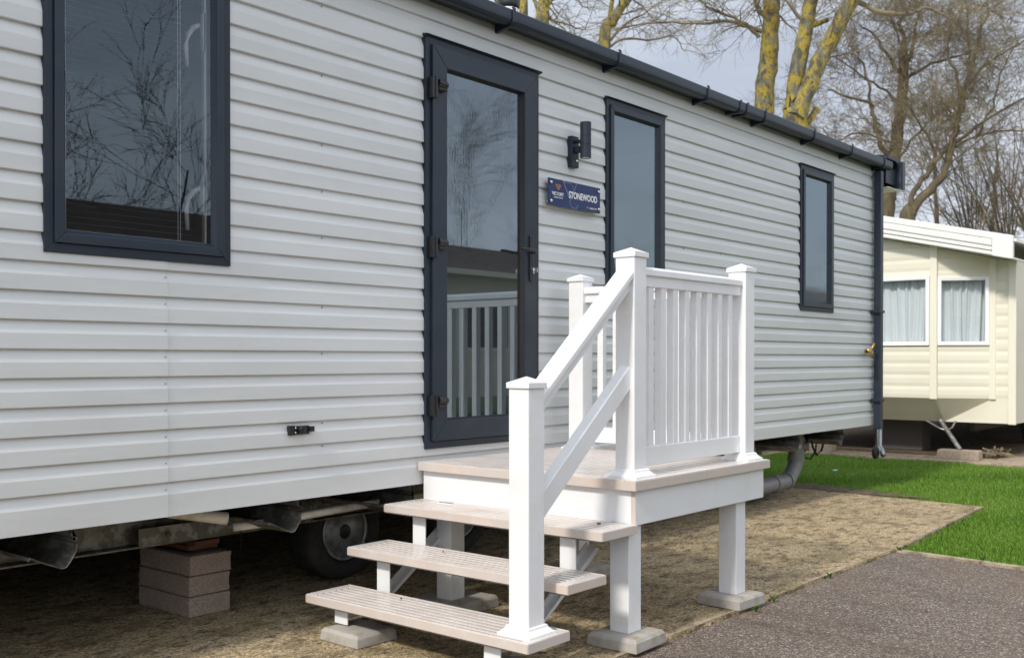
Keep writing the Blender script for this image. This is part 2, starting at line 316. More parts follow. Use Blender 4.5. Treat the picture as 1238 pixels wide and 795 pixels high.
# ------------------------------------------------------------ grass blades (one mass)
import array
def blades(regions, seed):
    rr = random.Random(seed); vs = []; fs = []; cols = []
    for (x0, x1, y0, y1, dens, ok, hh) in regions:
        k = int((x1-x0)*(y1-y0)*dens)
        for _ in range(k):
            x = rr.uniform(x0, x1); y = rr.uniform(y0, y1)
            if not ok(x, y): continue
            cl = .5+.5*math.sin(x*3.1+1.3*math.sin(y*2.3))*math.cos(y*2.7+x)
            h = hh*(.55+.55*rr.random()+.35*cl); a = rr.uniform(0, 6.283); le = h*rr.uniform(.1, .8); wd = rr.uniform(.0014, .0030)
            dx, dy = math.cos(a), math.sin(a); px, py = -dy*wd, dx*wd; b = len(vs)
            z0 = -.03
            vs += [(x-px, y-py, z0), (x+px, y+py, z0), (x+px*.7+dx*le*.4, y+py*.7+dy*le*.4, z0+h*.6), (x-px*.7+dx*le*.4, y-py*.7+dy*le*.4, z0+h*.6), (x+dx*le, y+dy*le, z0+h)]
            fs += [(b, b+1, b+2, b+3), (b+3, b+2, b+4)]; pt = math.sin(x*1.7+2*math.sin(y*1.1))+math.sin(y*4.3+x*2.9)*.6; c = min(1, max(0, rr.gauss(.52, .25)+.25*(cl-.5)+.10*pt)); cols += [c]*5
    me = bpy.data.meshes.new('grass'); me.from_pydata(vs, [], fs); me.update()
    at_ = me.attributes.new('tint', 'FLOAT', 'POINT'); at_.data.foreach_set('value', cols)
    m = bpy.data.materials.new('grass_blade'); m.use_nodes = True; t = m.node_tree; b = t.nodes['Principled BSDF']; an = t.nodes.new('ShaderNodeAttribute'); an.attribute_name = 'tint'
    r = t.nodes.new('ShaderNodeValToRGB'); e = r.color_ramp.elements; e[0].position = 0; e[0].color = (.06, .14, .008, 1); e[1].position = 1; e[1].color = (.30, .34, .09, 1)
    q = e.new(.55); q.color = (.165, .32, .018, 1); q = e.new(.85); q.color = (.18, .33, .035, 1)
    t.links.new(an.outputs['Fac'], r.inputs[0]); t.links.new(r.outputs[0], b.inputs['Base Color']); b.inputs['Roughness'].default_value = .5
    tl = t.nodes.new('ShaderNodeBsdfTranslucent'); t.links.new(r.outputs[0], tl.inputs[0]); ms = t.nodes.new('ShaderNodeMixShader'); ms.inputs[0].default_value = .35
    t.links.new(b.outputs[0], ms.inputs[1]); t.links.new(tl.outputs[0], ms.inputs[2]); t.links.new(ms.outputs[0], t.nodes['Material Output'].inputs[0])
    me.materials.append(m); o = bpy.data.objects.new('grass', me); C.objects.link(o)
    tag(o, 'short bright green grass covering the lawn beside the concrete base', 'grass', kind='stuff')
def okA(x, y):
    if y > -1.10 and x < 8.66+.1*(y+1.126)+.03+.015*math.sin(y*17)-(0 if y < 0 else -.02): return False
    if (x-8.97)**2/.2**2+(y-.32)**2/.72**2 < 1: return random.random() < .06
    return x < 12.2+.05*math.sin(y*4)+.03
def okB(x, y):
    lim = -1.253+(x-6.393)*.056-.012+.01*math.sin(x*23); return y < lim+random.gauss(.004, .010) and x > 6.40+(y+1.26)*.11+.012
blades([(8.6, 12.35, -1.2, 4.2, 7500, okA, .028), (6.3, 8.66, -2.7, -1.05, 13000, okB, .028), (8.66, 12.35, -3.0, -1.2, 7500, okA, .028), (5.2, 12.3, -6, -3.2, 500, okB, .036),
        (9.2, 10.5, 4.2, 7, 900, lambda x, y: True, .06)], 3)

# ------------------------------------------------------------ main caravan
sc_ = thing('static_caravan', 'long light grey static caravan with anthracite windows, door and gutter, raised on a galvanised chassis', 'static caravan', (3.6, 1.6, 0))
LAP = [(0, .0155), (.002, .0165), (.053, .0160), (.057, .0148), (.094, .0022), (.0985, .0012)]
def lap_profile(z0, z1, pitch=.1, prof=LAP, off=0):
    """(z, outward) polyline between z0 and z1 measured on the shared datum"""
    full = []
    k0 = math.floor((z0)/pitch)-1; k1 = math.ceil(z1/pitch)+1
    for k in range(k0, k1):
        for dz, d in prof: full.append((k*pitch+dz*pitch/.1, d))
    if True:                                   # the lowest course is a tall one without its own lip at -0.1
        full = [p for p in full if not (-.13 <= p[0] < -.05 and pitch == .1)]
        if pitch == .1: full = [(-.131, .0155)]+[p for p in full if p[0] > -.055]
    o = []
    for a, b in zip(full[:-1], full[1:]):
        if b[0] < z0 or a[0] > z1: continue
        ca, cb = a, b
        if a[0] < z0: t = (z0-a[0])/(b[0]-a[0]+1e-9); ca = (z0, a[1]+(b[1]-a[1])*t)
        if b[0] > z1: t = (z1-a[0])/(b[0]-a[0]+1e-9); cb = (z1, a[1]+(b[1]-a[1])*t)
        if not o: o.append(ca)
        o.append(cb)
    return [(z, d+off) for z, d in o]
DOOR = (3.53, 4.395, .033, 2.005); WIN = [(1.687, 2.437, .832, 2.0), (5.04, 5.692, .845, 2.0), (7.705, 8.345, .845, 1.992)]
WX0, WX1, WZ0, WZ1 = -2.2, 9.285, -.131, 2.19
def wall_seg(mb, x0, x1, z0, z1, off=0):
    p = lap_profile(z0, z1, off=off); mb.sheet([(-d, z) for z, d in p], 'x', x1, x0)   # (y,z)
wl = MB(); ins = .02
xs = [(WX0, WIN[0][0]+ins, None), (WIN[0][0]+ins, 2.163, WIN[0]), (2.163, WIN[0][1]-ins, WIN[0]), (WIN[0][1]-ins, DOOR[0]+ins, None), (DOOR[0]+ins, DOOR[1]-ins, DOOR), (DOOR[1]-ins, WIN[1][0]+ins, None),
      (WIN[1][0]+ins, WIN[1][1]-ins, WIN[1]), (WIN[1][1]-ins, WIN[2][0]+ins, None), (WIN[2][0]+ins, WIN[2][1]-ins, WIN[2]), (WIN[2][1]-ins, WX1, None)]
for a, b, h in xs:
    off = .0032 if b <= 2.164 else 0
    if h is None: wall_seg(wl, a, b, WZ0, WZ1, off)
    else:
        wall_seg(wl, a, b, WZ0, h[2]+ins, off); wall_seg(wl, a, b, h[3]-ins, WZ1, off)
# end lip of the overlapping panels at the joint, up to the window sill
p = lap_profile(WZ0, .85, off=.0032); n = len(p)
wl.add([(2.163, -d, z) for z, d in p]+[(2.163, -d+.0032, z) for z, d in p], [(i, i+1, n+i+1, n+i) for i in range(n-1)])
wl.cur = 1; pq = lap_profile(WZ0, .85, off=.0006); wl.sheet([(-d, z) for z, d in pq], 'x', 2.1650, 2.1631); wl.cur = 0
wl.add([(WX0, 0, WZ0), (WX1, 0, WZ0), (WX1, -.014, WZ0), (WX0, -.014, WZ0)], [(0, 1, 2, 3)])
wl.cur = 1                                     # fixings
for k in list(range(0, 9)): wl.lathe([(0, -.0035), (.002, -.0035), (.0026, 0)], (2.153, -.0165, k*.1-.028+.1*0), 'y', 8)
for k in (0, 1, 4, 6, 9, 11, 13, 16, 19): wl.lathe([(0, -.0045), (.0028, -.0045), (.0032, 0)], (2.915, -.005, k*.1+.088), 'y', 8)
for xx in (6.45, 8.95, 5.95):
    for k in (1, 3, 6, 8, 11, 14): wl.lathe([(0, -.0045), (.0028, -.0045), (.0032, 0)], (xx, -.005, k*.1+.088), 'y', 8)
wall = recalc(wl.build('siding', ['siding', 'fix'], sc_))
# shell: other walls, floor, ceiling, inner linings
sh = MB(); gbl = [(.002, -.131), (3.75, -.131), (3.75, 2.2), (1.88, 2.57), (.002, 2.2)]; sh.prism(gbl, 'x', 9.265, 9.305); sh.prism(gbl, 'x', WX0, WX0+.04); sh.box(WX0+.05, 9.26, 3.7, 3.75, -.131, 2.2); sh.build('end_wall', 'siding', sc_)
fl = MB(); fl.box(WX0+.05, 9.26, .03, 3.69, -.125, -.085); fl.build('floor', 'dark', sc_)
inn = MB(); inn.box(WX0+.06, 9.25, .05, 3.68, 2.12, 2.15); inn.box(WX0+.06, 9.25, 3.64, 3.66, -.08, 2.1); inn.box(3.1, 3.15, .06, 3.6, -.08, 2.1); inn.box(4.75, 4.8, .06, 3.6, -.08, 2.1); inn.box(7.0, 7.05, .06, 3.6, -.08, 2.1); inn.build('inner_lining', 'plaster', sc_)
# corner trim
ct = MB(); ct.box(9.283, 9.318, -.022, .05, -.14, 2.2); ct.build('corner_trim', 'trim', sc_, bevel=.003)

def rect_frame(mb, x0, x1, z0, z1, wd, y0, y1, top=None):
    """mitred frame, profile wd wide between y0 (front) and y1"""
    t = wd if top is None else top
    o = [(x0, z0), (x1, z0), (x1, z1), (x0, z1)]; i = [(x0+wd, z0+wd), (x1-wd, z0+wd), (x1-wd, z1-t), (x0+wd, z1-t)]
    for k in range(4):
        a, b, c, d = o[k], o[(k+1) % 4], i[(k+1) % 4], i[k]
        e = .0006                              # hairline mitre
        mb.hexa([(a[0], y0, a[1]), (b[0], y0, b[1]), (c[0], y0, c[1]), (d[0], y0, d[1]), (a[0], y1, a[1]), (b[0], y1, b[1]), (c[0], y1, c[1]), (d[0], y1, d[1])])
def bead_frame(mb, x0, x1, z0, z1, wd, yf, yb):
    """sloping bead: front edge outside, sinks towards the glass"""
    o = [(x0, z0), (x1, z0), (x1, z1), (x0, z1)]; i = [(x0+wd, z0+wd), (x1-wd, z0+wd), (x1-wd, z1-wd), (x0+wd, z1-wd)]
    for k in range(4):
        a, b, c, d = o[k], o[(k+1) % 4], i[(k+1) % 4], i[k]
        mb.add([(a[0], yf, a[1]), (b[0], yf, b[1]), (c[0], yb, c[1]), (d[0], yb, d[1])], [(0, 1, 2, 3)])
def window(x0, x1, z0, z1, pane, label, drip=True):
    f = MB(); rect_frame(f, x0, x1, z0, z1, .034, -.026, .05)
    if drip: f.hexa([(x0-.008, -.026, z1-.002), (x1+.012, -.026, z1-.002), (x1+.012, -.002, z1-.002), (x0-.008, -.002, z1-.002), (x0-.008, -.044, z1+.006), (x1+.012, -.044, z1+.006), (x1+.012, -.002, z1+.016), (x0-.008, -.002, z1+.016)])
    w_ = recalc(f.build('window', 'trim', sc_, bevel=.002)); w_['label'] = label
    s = MB(); rect_frame(s, x0+.0345, x1-.0345, z0+.0345, z1-.0345, .034, -.036, .03); s2 = recalc(s.build('sash', 'trim2', w_, bevel=.003))
    g = MB(); bead_frame(g, x0+.0685, x1-.0685, z0+.0685, z1-.0685, .014, -.032, -.012); g.build('glazing_bead', 'trim', w_)
    q = MB(); q.add([(x0+.066, -.012, z0+.066), (x1-.066, -.012, z0+.066), (x1-.066, -.012, z1-.066), (x0+.066, -.012, z1-.066)], [(0, 1, 2, 3)]); q.build('pane', pane, w_)
    return w_
w1 = window(1.687, 2.437, .832, 2.0, 'glass', 'large clear window with slatted blind behind the glass')
w2 = window(5.04, 5.692, .845, 2.0, 'frosted', 'tall frosted window next to the door')
w3 = window(7.705, 8.345, .845, 1.992, 'frosted', 'tall frosted window near the far end')
# white inner frame, handles and blind of the large window
iv = MB(); rect_frame(iv, 1.765, 2.352, .91, 1.925, .009, .012, .03); iv.build('inner_bead', 'winwhite', w1)
for zz in (1.72, 1.08):
    h = MB(); h.box(2.337, 2.349, .012, .032, zz-.05, zz+.10)
    h.tube([(2.342, .036, zz+.055), (2.325, .06, zz+.045), (2.303, .066, zz+.015), (2.297, .066, zz-.03), (2.299, .062, zz-.11)], [.011, .012, .012, .010, .007], 10)
    h.build('window_handle', 'winwhite', w1, smooth=True)
bl = MB()
for i in range(44):
    z = .93+i*.0235; bl.add([(1.775, .082, z), (2.335, .082, z), (2.335, .100, z+.0034), (1.775, .100, z+.0034)], [(0, 1, 2, 3)])
for x in (1.806, 1.816, 2.268, 2.279): bl.box(x-.0012, x+.0012, .079, .081, .92, 1.95)
bl.build('blind', 'blind', w1)
sk = MB(); sk.lathe([(0, -.002), (.02, -.002), (.022, .002), (0, .002)], (1.797, .03, 1.455), 'y', 10); sk.box(1.782, 1.806, .02, .03, 1.455, 1.478); sk.tube([(1.79, .03, 1.45), (1.822, .045, 1.437), (1.838, .05, 1.445)], [.012, .014, .006], 8); sk.build('sun_catcher', 'black', w1)

# door: frame, leaf, glass, hinges, handle
f = MB(); rect_frame(f, DOOR[0], DOOR[1], DOOR[2], DOOR[3], .034, -.030, .05)
f.hexa([(3.522, -.03, 2.003), (4.410, -.03, 2.003), (4.410, -.002, 2.003), (3.522, -.002, 2.003), (3.522, -.05, 2.012), (4.410, -.05, 2.012), (4.410, -.002, 2.022), (3.522, -.002, 2.022)])
fr = recalc(f.build('door_frame', 'trim', sc_, bevel=.002))
d = MB(); rect_frame(d, 3.566, 4.359, .069, 1.97, .098, -.044, .02); leaf = recalc(d.build('door', 'trim2', sc_, bevel=.003))
g = MB(); bead_frame(g, 3.664, 4.261, .167, 1.872, .010, -.038, -.016); g.build('glazing_bead', 'gasket', leaf)
g = MB(); g.add([(3.66, -.016, .163), (4.265, -.016, .163), (4.265, -.016, 1.876), (3.66, -.016, 1.876)], [(0, 1, 2, 3)]); g.build('pane', 'reeded', leaf)
for zz in (1.765, 1.005, .245):
    h = MB(); h.box(3.545, 3.563, -.062, -.03, zz-.055, zz+.045); h.tube([(3.572, -.060, zz-.055), (3.572, -.060, zz+.05)], .0085, 12)
    h.tube([(3.585, -.056, zz+.022), (3.645, -.056, zz+.018)], [.020, .018], 12); h.tube([(3.585, -.058, zz-.005), (3.64, -.058, zz-.006)], .010, 10)
    h.build('hinge', 'black', leaf, bevel=.002)
h = MB(); h.box(4.294, 4.322, -.054, -.045, .878, 1.122); bp = h.build('handle_plate', 'black', leaf, bevel=.004)
h = MB(); h.tube([(4.308, -.052, 1.035), (4.308, -.085, 1.035), (4.300, -.092, 1.035), (4.215, -.092, 1.040), (4.185, -.088, 1.04)], [.011, .010, .010, .009, .007], 10); h.build('door_handle', 'black', leaf, smooth=True)
h = MB(); h.lathe([(.0, -.014), (.010, -.014), (.011, 0)], (4.308, -.054, .940), 'y', 14); h.box(4.303, 4.313, -.066, -.054, .918, .932); h.box(4.306, 4.310, -.092, -.066, .925, .948); h.build('lock_cylinder', 'chrome', leaf)
lt = MB(); lt.box(3.9, 4.36, -.0445, -.044, .072, .074); 

# gutter with brackets, roof, barge, flue, downpipe
gt = MB()
prof = [(-.014, 2.184), (-.055, 2.180), (-.090, 2.168), (-.108, 2.166), (-.122, 2.172), (-.130, 2.186), (-.132, 2.200), (-.132, 2.236), (-.127, 2.242), (-.120, 2.236), (-.120, 2.20), (-.09, 2.18), (-.04, 2.19), (-.02, 2.235), (-.014, 2.235)]
gt.prism([(y, z) for y, z in prof], 'x', WX0, 9.40, cap=True)
gut = recalc(gt.build('gutter', 'trim2', sc_))
for x in (.9, 2.0, 3.05, 4.06, 5.02, 6.05, 6.88, 7.72, 8.47, 9.2):
    b = MB(); b.prism([(-.014, 2.142), (-.014, 2.182), (-.06, 2.176), (-.108, 2.165), (-.1325, 2.186), (-.1325, 2.243), (-.126, 2.250), (-.134, 2.258), (-.140, 2.248), (-.140, 2.178), (-.120, 2.156), (-.08, 2.154), (-.04, 2.146)], 'x', x-.010, x+.010)
    recalc(b.build('gutter_bracket', 'trim', gut, bevel=.0015))
for x in (6.50, 6.60):
    b = MB(); b.prism([(-.02, 2.160), (-.02, 2.182), (-.06, 2.177), (-.108, 2.164), (-.1325, 2.186), (-.1325, 2.243), (-.139, 2.247), (-.139, 2.180), (-.116, 2.156), (-.06, 2.158)], 'x', x-.012, x+.012)
    recalc(b.build('gutter_union', 'trim', gut, bevel=.0015))
pr_ = MB(); nx = int((9.45-WX0)/.019)
ry = [(-.075, 2.235), (.02, 2.262), (1.88, 2.60), (3.78, 2.255)]
for j in range(len(ry)-1):
    pass
for i in range(nx+1):
    x = WX0+(9.45-WX0)*i/nx; hmp = .016*abs(math.sin(math.pi*(x)/.152))
    for y, z in ry: pr_.v.append((x, y, z+hmp))
for i in range(nx):
    for j in range(len(ry)-1): a = i*4+j; pr_.f.append((a, a+1, a+5, a+4)); pr_.mi.append(0)
rf = pr_.build('roof', 'tile', sc_, smooth=True)
so2 = MB(); so2.box(WX0, 9.43, .002, 3.74, 2.19, 2.205); so2.build('soffit', 'trim', sc_)
# gable barge at the far end with curved top
bg = MB()
def barge(mb, x0, x1, y0, y1, zt, th):
    a = .30/1.9
    c = []
    for k in range(7): t = k/6*math.pi/2; c.append((x1-.10+.10*math.sin(t), zt-.10+.10*math.cos(t)))
    outer = [(x0, zt)]+c+[(x1, zt-.27)]; inner = [(x-th if x > x1-.1 else x, z-th) for x, z in outer]; inner[-1] = (x1-th, zt-.27); inner[0] = (x0, zt-th)
    poly = outer+inner[::-1]
    n = len(poly); vs = [(x, y0, z) for x, z in poly]+[(x, y1, z+(y1-y0)*a) for x, z in poly]
    mb.add(vs, [(i, (i+1) % n, n+(i+1) % n, n+i) for i in range(n)]+[tuple(range(n))[::-1], tuple(range(n, 2*n))])
barge(bg, 9.31, 9.60, -.125, 1.9, 2.29, .03); recalc(bg.build('bargeboard', 'trim', sc_))
b2 = MB(); b2.box(9.32, 9.565, -.10, -.085, 2.05, 2.19); b2.box(9.572, 9.64, -.16, -.135, 2.012, 2.265); b2.build('bargeboard_end', 'trim2', sc_, bevel=.003)
b3 = MB(); b3.box(9.32, 9.62, -.12, 1.5, 2.004, 2.010); b3.build('barge_soffit', 'creamtrim', sc_)
fl_ = MB(); fl_.lathe([(.067, 0), (.067, .40), (.060, .40), (.060, 0)], (5.36, 1.0, 2.42), 'z', 28); flu = fl_.build('flue', 'chrome', sc_, smooth=False)
fc = MB(); fc.lathe([(.04, 0), (.074, .004), (.078, .02), (.078, .13), (.06, .15), (.074, .17), (.074, .30), (0, .32)], (5.36, 1.0, 2.825), 'z', 28); fc.build('flue_cowl', 'black', flu)
dp = MB(); dp.box(9.200, 9.265, -.100, -.035, -.165, 2.14); dwn = dp.build('downpipe', 'trim2', sc_, bevel=.005)
for z in (.885, .095):
    c = MB(); c.box(9.172, 9.282, -.106, -.016, z-.012, z+.012); c.build('pipe_clip', 'trim', dwn, bevel=.002)
# hitch gear hanging at the far end
jw = MB(); jw.tube([(9.98, .2, -.03), (9.98, .2, -.375), (9.93, .16, -.41), (9.78, .09, -.445)], .023, 12); j_ = jw.build('jockey_stem', 'steel', sc_, smooth=True)
jt = MB(); jt.lathe([(.02, -.016), (.054, -.016), (.060, -.008), (.060, .008), (.054, .016), (.02, .016)], (9.80, .17, -.428), 'y', 24); jt.build('jockey_wheel', 'tyre', sc_)
# black catch, tap
k = MB(); k.box(2.722, 2.75, -.032, -.012, .145, .185); k.box(2.745, 2.83, -.026, -.008, .146, .182); k.lathe([(0, -.045), (.016, -.043), (.019, -.03), (.019, -.01)], (2.785, 0, .164), 'y', 16); k.box(2.825, 2.852, -.034, -.016, .156, .178)
k.cur = 1; k.lathe([(0, -.034), (.0035, -.034), (.004, -.032)], (2.752, 0, .175), 'y', 8); k.lathe([(0, -.034), (.0035, -.034), (.004, -.032)], (2.752, 0, .155), 'y', 8)
k.build('door_retainer', ['black', 'chrome'], sc_, bevel=.002)
tp = MB(); tp.tube([(9.08, -.005, .535), (9.08, -.06, .535), (9.03, -.075, .535), (8.95, -.08, .53)], [.012, .012, .013, .012], 10); tp.lathe([(.012, 0), (.026, .002), (.026, .014), (.012, .016)], (8.93, -.08, .53), 'x', 12)
tp.tube([(9.06, -.07, .54), (9.10, -.075, .60)], [.008, .014], 8); tp.tube([(9.08, -.06, .53), (9.12, -.065, .475)], [.012, .010], 8); tp.build('outside_tap', 'brass', sc_, smooth=True)

# ---- chassis
cb = MB(); cb.box(-2.0, 8.95, .60, .606, -.335, -.135); cb.box(-2.0, 8.95, .54, .60, -.345, -.338); cb.box(-2.0, 8.95, .54, .60, -.135, -.129); cb.build('chassis_beam', 'galv', sc_)
c2 = MB(); c2.box(-2.0, 8.95, 3.0, 3.06, -.345, -.135); c2.build('chassis_beam', 'galv', sc_)
jp = MB(); jp.box(2.36, 3.3, .532, .538, -.335, -.262); jp.lathe([(0, -.012), (.012, -.010), (.012, 0)], (2.50, .532, -.30), 'y', 6)
for x in (1.93, 1.985): jp.lathe([(0, -.016), (.014, -.014), (.014, 0)], (x, .60, -.29), 'y', 6)
for x in (2.82, 2.95, 3.1): jp.lathe([(0, -.004), (.010, -.004), (.010, 0)], (x, .5315, -.30), 'y', 10)
jp.build('splice_plate', 'galv', sc_)
zp = [(0, -.128), (0, -.160), (.020, -.167), (.006, -.178), (.018, -.190), (.014, -.215), (-.008, -.250), (-.022, -.266), (-.040, -.268), (-.15, -.215), (-.155, -.225)]
for x in (-.1, .85, 1.80, 2.80, 3.47, 4.3, 5.2, 6.1, 7.0, 7.75, 8.62):
    o = MB(); pf = [(x+a, z) for a, z in zp]; q = pf+[(a+.003, z-.003) for a, z in pf[::-1]]
    n = len(q); vs = [(a, .012, z) for a, z in q]+[(a, .598, z) for a, z in q]
    o.add(vs, [(i, (i+1) % n, n+(i+1) % n, n+i) for i in range(n)]+[tuple(range(n))[::-1], tuple(range(n, 2*n))]); recalc(o.build('outrigger', 'galv', sc_))
wh = thing  # wheels are parts of the caravan
for (wx, wy) in ((3.63, .66), (4.52, .66)):
    t_ = MB(); tz = -.448; rad = .252
    t_.lathe([(.150, .02), (.165, .0), (.20, -.010), (.235, .0), (.250, .02), (rad, .045), (rad, .15), (.250, .17), (.22, .185), (.15, .175)], (wx, wy, tz), 'y', 48)
    for i in range(0): pass
    ty = t_.build('wheel', 'tyre', sc_, smooth=True)
    r_ = MB(); r_.lathe([(.152, .010), (.150, .002), (.138, .004), (.134, .022), (.118, .03), (.112, .055), (.098, .062), (.088, .05), (.070, .044), (.062, .060), (.0, .060)], (wx, wy, tz), 'y', 48); r_.build('rim', 'rim', ty, smooth=True)
    h_ = MB(); h_.lathe([(.052, .058), (.050, .048), (.048, .02), (.034, .005), (.0, .002)], (wx, wy, tz), 'y', 24); h_.build('hub', 'black', ty)
ax = MB(); ax.tube([(3.63, .75, -.448), (3.63, 3.3, -.448)], .035, 12); ax.tube([(4.52, .75, -.448), (4.52, 3.3, -.448)], .035, 12); ax.build('axle', 'galv', sc_)
wp = MB(); wp.tube([(2.02, .46, -.09), (2.60, .24, -.215)], .027, 18); wp.build('waste_pipe', 'whitepipe', sc_, smooth=False)
w2p = MB(); w2p.tube([(2.66, .28, -.264), (2.75, .26, -.262), (3.0, .25, -.252), (4.6, .25, -.215), (6.5, .25, -.18)], .018, 14); w2p.build('waste_pipe', 'whitepipe', sc_, smooth=True)
cbx = MB(); cbx.tube([(2.0, .47, -.155), (2.2, .45, -.195), (2.4, .44, -.215), (2.6, .40, -.20), (2.8, .30, -.15), (3.1, .2, -.14)], .006, 8); cbx.tube([(2.74, .30, -.13), (2.76, .30, -.22), (2.745, .34, -.28), (2.77, .38, -.37), (2.775, .40, -.41)], .0022, 6)
cbx.tube([(3.05, .25, -.12), (3.08, .25, -.25), (3.06, .28, -.33)], .0022, 6); cbx.build('cable', 'black', sc_, smooth=True)
spp = MB(); r = .064
spp.tube([(8.33, .30, -.11), (8.33, .30, -.38), (8.31, .30, -.44), (8.26, .30, -.49), (8.19, .30, -.545), (8.12, .30, -.56), (7.4, .30, -.57)], r, 24)
for (a, b_) in (((8.33, .30, -.20), (8.33, .30, -.235)), ((8.33, .30, -.36), (8.33, .30, -.40)), ((8.17, .30, -.553), (8.13, .30, -.556)), ((7.93, .30, -.562), (7.89, .30, -.563))): spp.tube([a, b_], r+.008, 24)
spp.tube([(8.33, .31, -.28), (8.37, .20, -.28)], .035, 16)
spl = spp.build('soil_pipe', 'pipe', sc_, smooth=False)
wpp = MB(); wpp.tube([(8.30, .25, -.275), (7.6, .25, -.285)], .020, 14); wpp.build('waste_pipe', 'whitepipe', sc_, smooth=True)
rs = MB(); rs.box(-2.1, 7.6, 3.62, 3.64, -.70, -.13); rs.box(-2.1, -2.08, .2, 3.6, -.70, -.13); rs.build('unseen_light_block', 'dark', sc_)  # unseen panels added to keep daylight from entering under the floor
cc = MB()
cc.tube([(8.50, .25, -.12), (8.56, .25, -.30), (8.64, .25, -.37), (8.74, .25, -.34), (8.82, .25, -.22), (8.86, .25, -.12)], .010, 8)
cc.tube([(8.40, .25, -.38), (8.52, .25, -.40), (8.62, .25, -.33), (8.64, .25, -.22)], .008, 8); cc.tube([(8.45, .25, -.2), (8.40, .25, -.33)], .008, 8); cc.build('cable', 'black', sc_, smooth=True)
st = MB(); st.hexa([(7.62, .5, -.68), (7.70, .5, -.68), (7.70, .56, -.68), (7.62, .56, -.68), (7.98, .5, -.13), (8.06, .5, -.13), (8.06, .56, -.13), (7.98, .56, -.13)]); st.build('corner_steady', 'black', sc_)
tk = MB(); tk.box(8.5, 8.78, .35, .55, -.26, -.135); tk.build('underfloor_box', 'black', sc_, bevel=.01)

# ------------------------------------------------------------ deck and steps
st_ = thing('entrance_steps', 'white railed entrance deck with three beige ribbed treads below the caravan door', 'steps', (4.0, -.6, 0))
DX0, DX1, DY0, DY1, DZ, DT = 3.488, 4.668, -1.245, -.022, -.023, .039
def ribbed(mb, x0, x1, y0, y1, zt, th, along, border, pitch=.024, gw=.004, gd=.003, lip=0.0):
    """board with a smooth border and grooves cut along one axis, all real geometry"""
    mb.box(x0, x1, y0, y1, zt-th, zt-gd); mb.cur = 1; mb.add([(x0+.003, y0+.003, zt-gd+.0004), (x1-.003, y0+.003, zt-gd+.0004), (x1-.003, y1-.003, zt-gd+.0004), (x0+.003, y1-.003, zt-gd+.0004)], [(0, 1, 2, 3)]); mb.cur = 0
    if along == 'y':
        e0, e1 = x0+border, x1-border; n = max(1, round((e1-e0)/pitch)); p = (e1-e0)/n
        mb.box(x0, e0-gw/2, y0, y1, zt-gd, zt); mb.box(e1+gw/2, x1, y0, y1, zt-gd, zt)
        for i in range(n): mb.box(e0+i*p+gw/2, e0+(i+1)*p-gw/2, y0+.045, y1-.045, zt-gd, zt)
        mb.box(e0+.0, e1, y0, y0+.042, zt-gd, zt-.0002); mb.box(e0, e1, y1-.042, y1, zt-gd, zt-.0002)
    else:
        e0, e1 = y0+border, y1-border; n = round((e1-e0)/pitch); p = (e1-e0)/n
        mb.box(x0, x1, y0, e0-gw/2, zt-gd, zt); mb.box(x0, x1, e1+gw/2, y1, zt-gd, zt)
        for i in range(n): mb.box(x0+.065, x1-.065, e0+i*p+gw/2, e0+(i+1)*p-gw/2, zt-gd, zt)
        mb.box(x0, x0+.062, e0, e1, zt-gd, zt-.0002); mb.box(x1-.062, x1, e0, e1, zt-gd, zt-.0002)
m_ = MB(); ribbed(m_, DX0, DX1, DY0, DY1, DZ, DT, 'x', .055, .040, .010, .003); m_.build('deck_board', ['deck', 'groove'], st_, bevel=.0008, seg=1)
em = MB(); zt, zb = DZ-.004, DZ-DT-.001                   # edging strips, a joint half-way along the long one
em.box(DX0-.004, DX0-.0005, DY0-.003, DY1, zb, zt)
em.box(DX0-.0035, 4.055, DY0-.004, DY0-.0005, zb, zt); em.box(4.057, DX1, DY0-.004, DY0-.0005, zb, zt); em.box(DX1+.0005, DX1+.004, DY0-.003, DY1, zb, zt)
em.build('deck_edging', 'edge', st_)
FZ0, FZ1 = -.206, DZ-DT-.003
for args in ((3.515, 4.640, -1.229, -1.213), (3.513, 3.529, -1.208, -.03), (4.62, 4.636, -1.208, -.03)):
    m_ = MB(); m_.box(*args, FZ0, FZ1); m_.build('fascia', 'upvcd', st_, bevel=.0015)
jn = MB(); jn.box(3.514, 3.5155, -1.2285, -1.2085, FZ0, FZ1-.004); jn.build('corner_seal', 'edge', st_)
for (x, z) in ((3.58, -.10), (4.05, -.15), (4.02, -.08), (4.57, -.09)): sw = MB(); sw.lathe([(0, -.002), (.004, -.0018), (.005, .0005)], (x, -1.229, z), 'y', 10); sw.build('screw_cap', 'upvcd', st_)
def leg(cx, cy, z0, z1): m_ = MB(); m_.box(cx-.046, cx+.046, cy-.046, cy+.046, z0, z1); return m_.build('leg', 'upvcd', st_, bevel=.003)
legs = [(3.548, -1.158), (4.457, -1.158), (3.508, -.212), (4.50, -.212)]
for x, y in legs: leg(x, y, -.645, -.2)
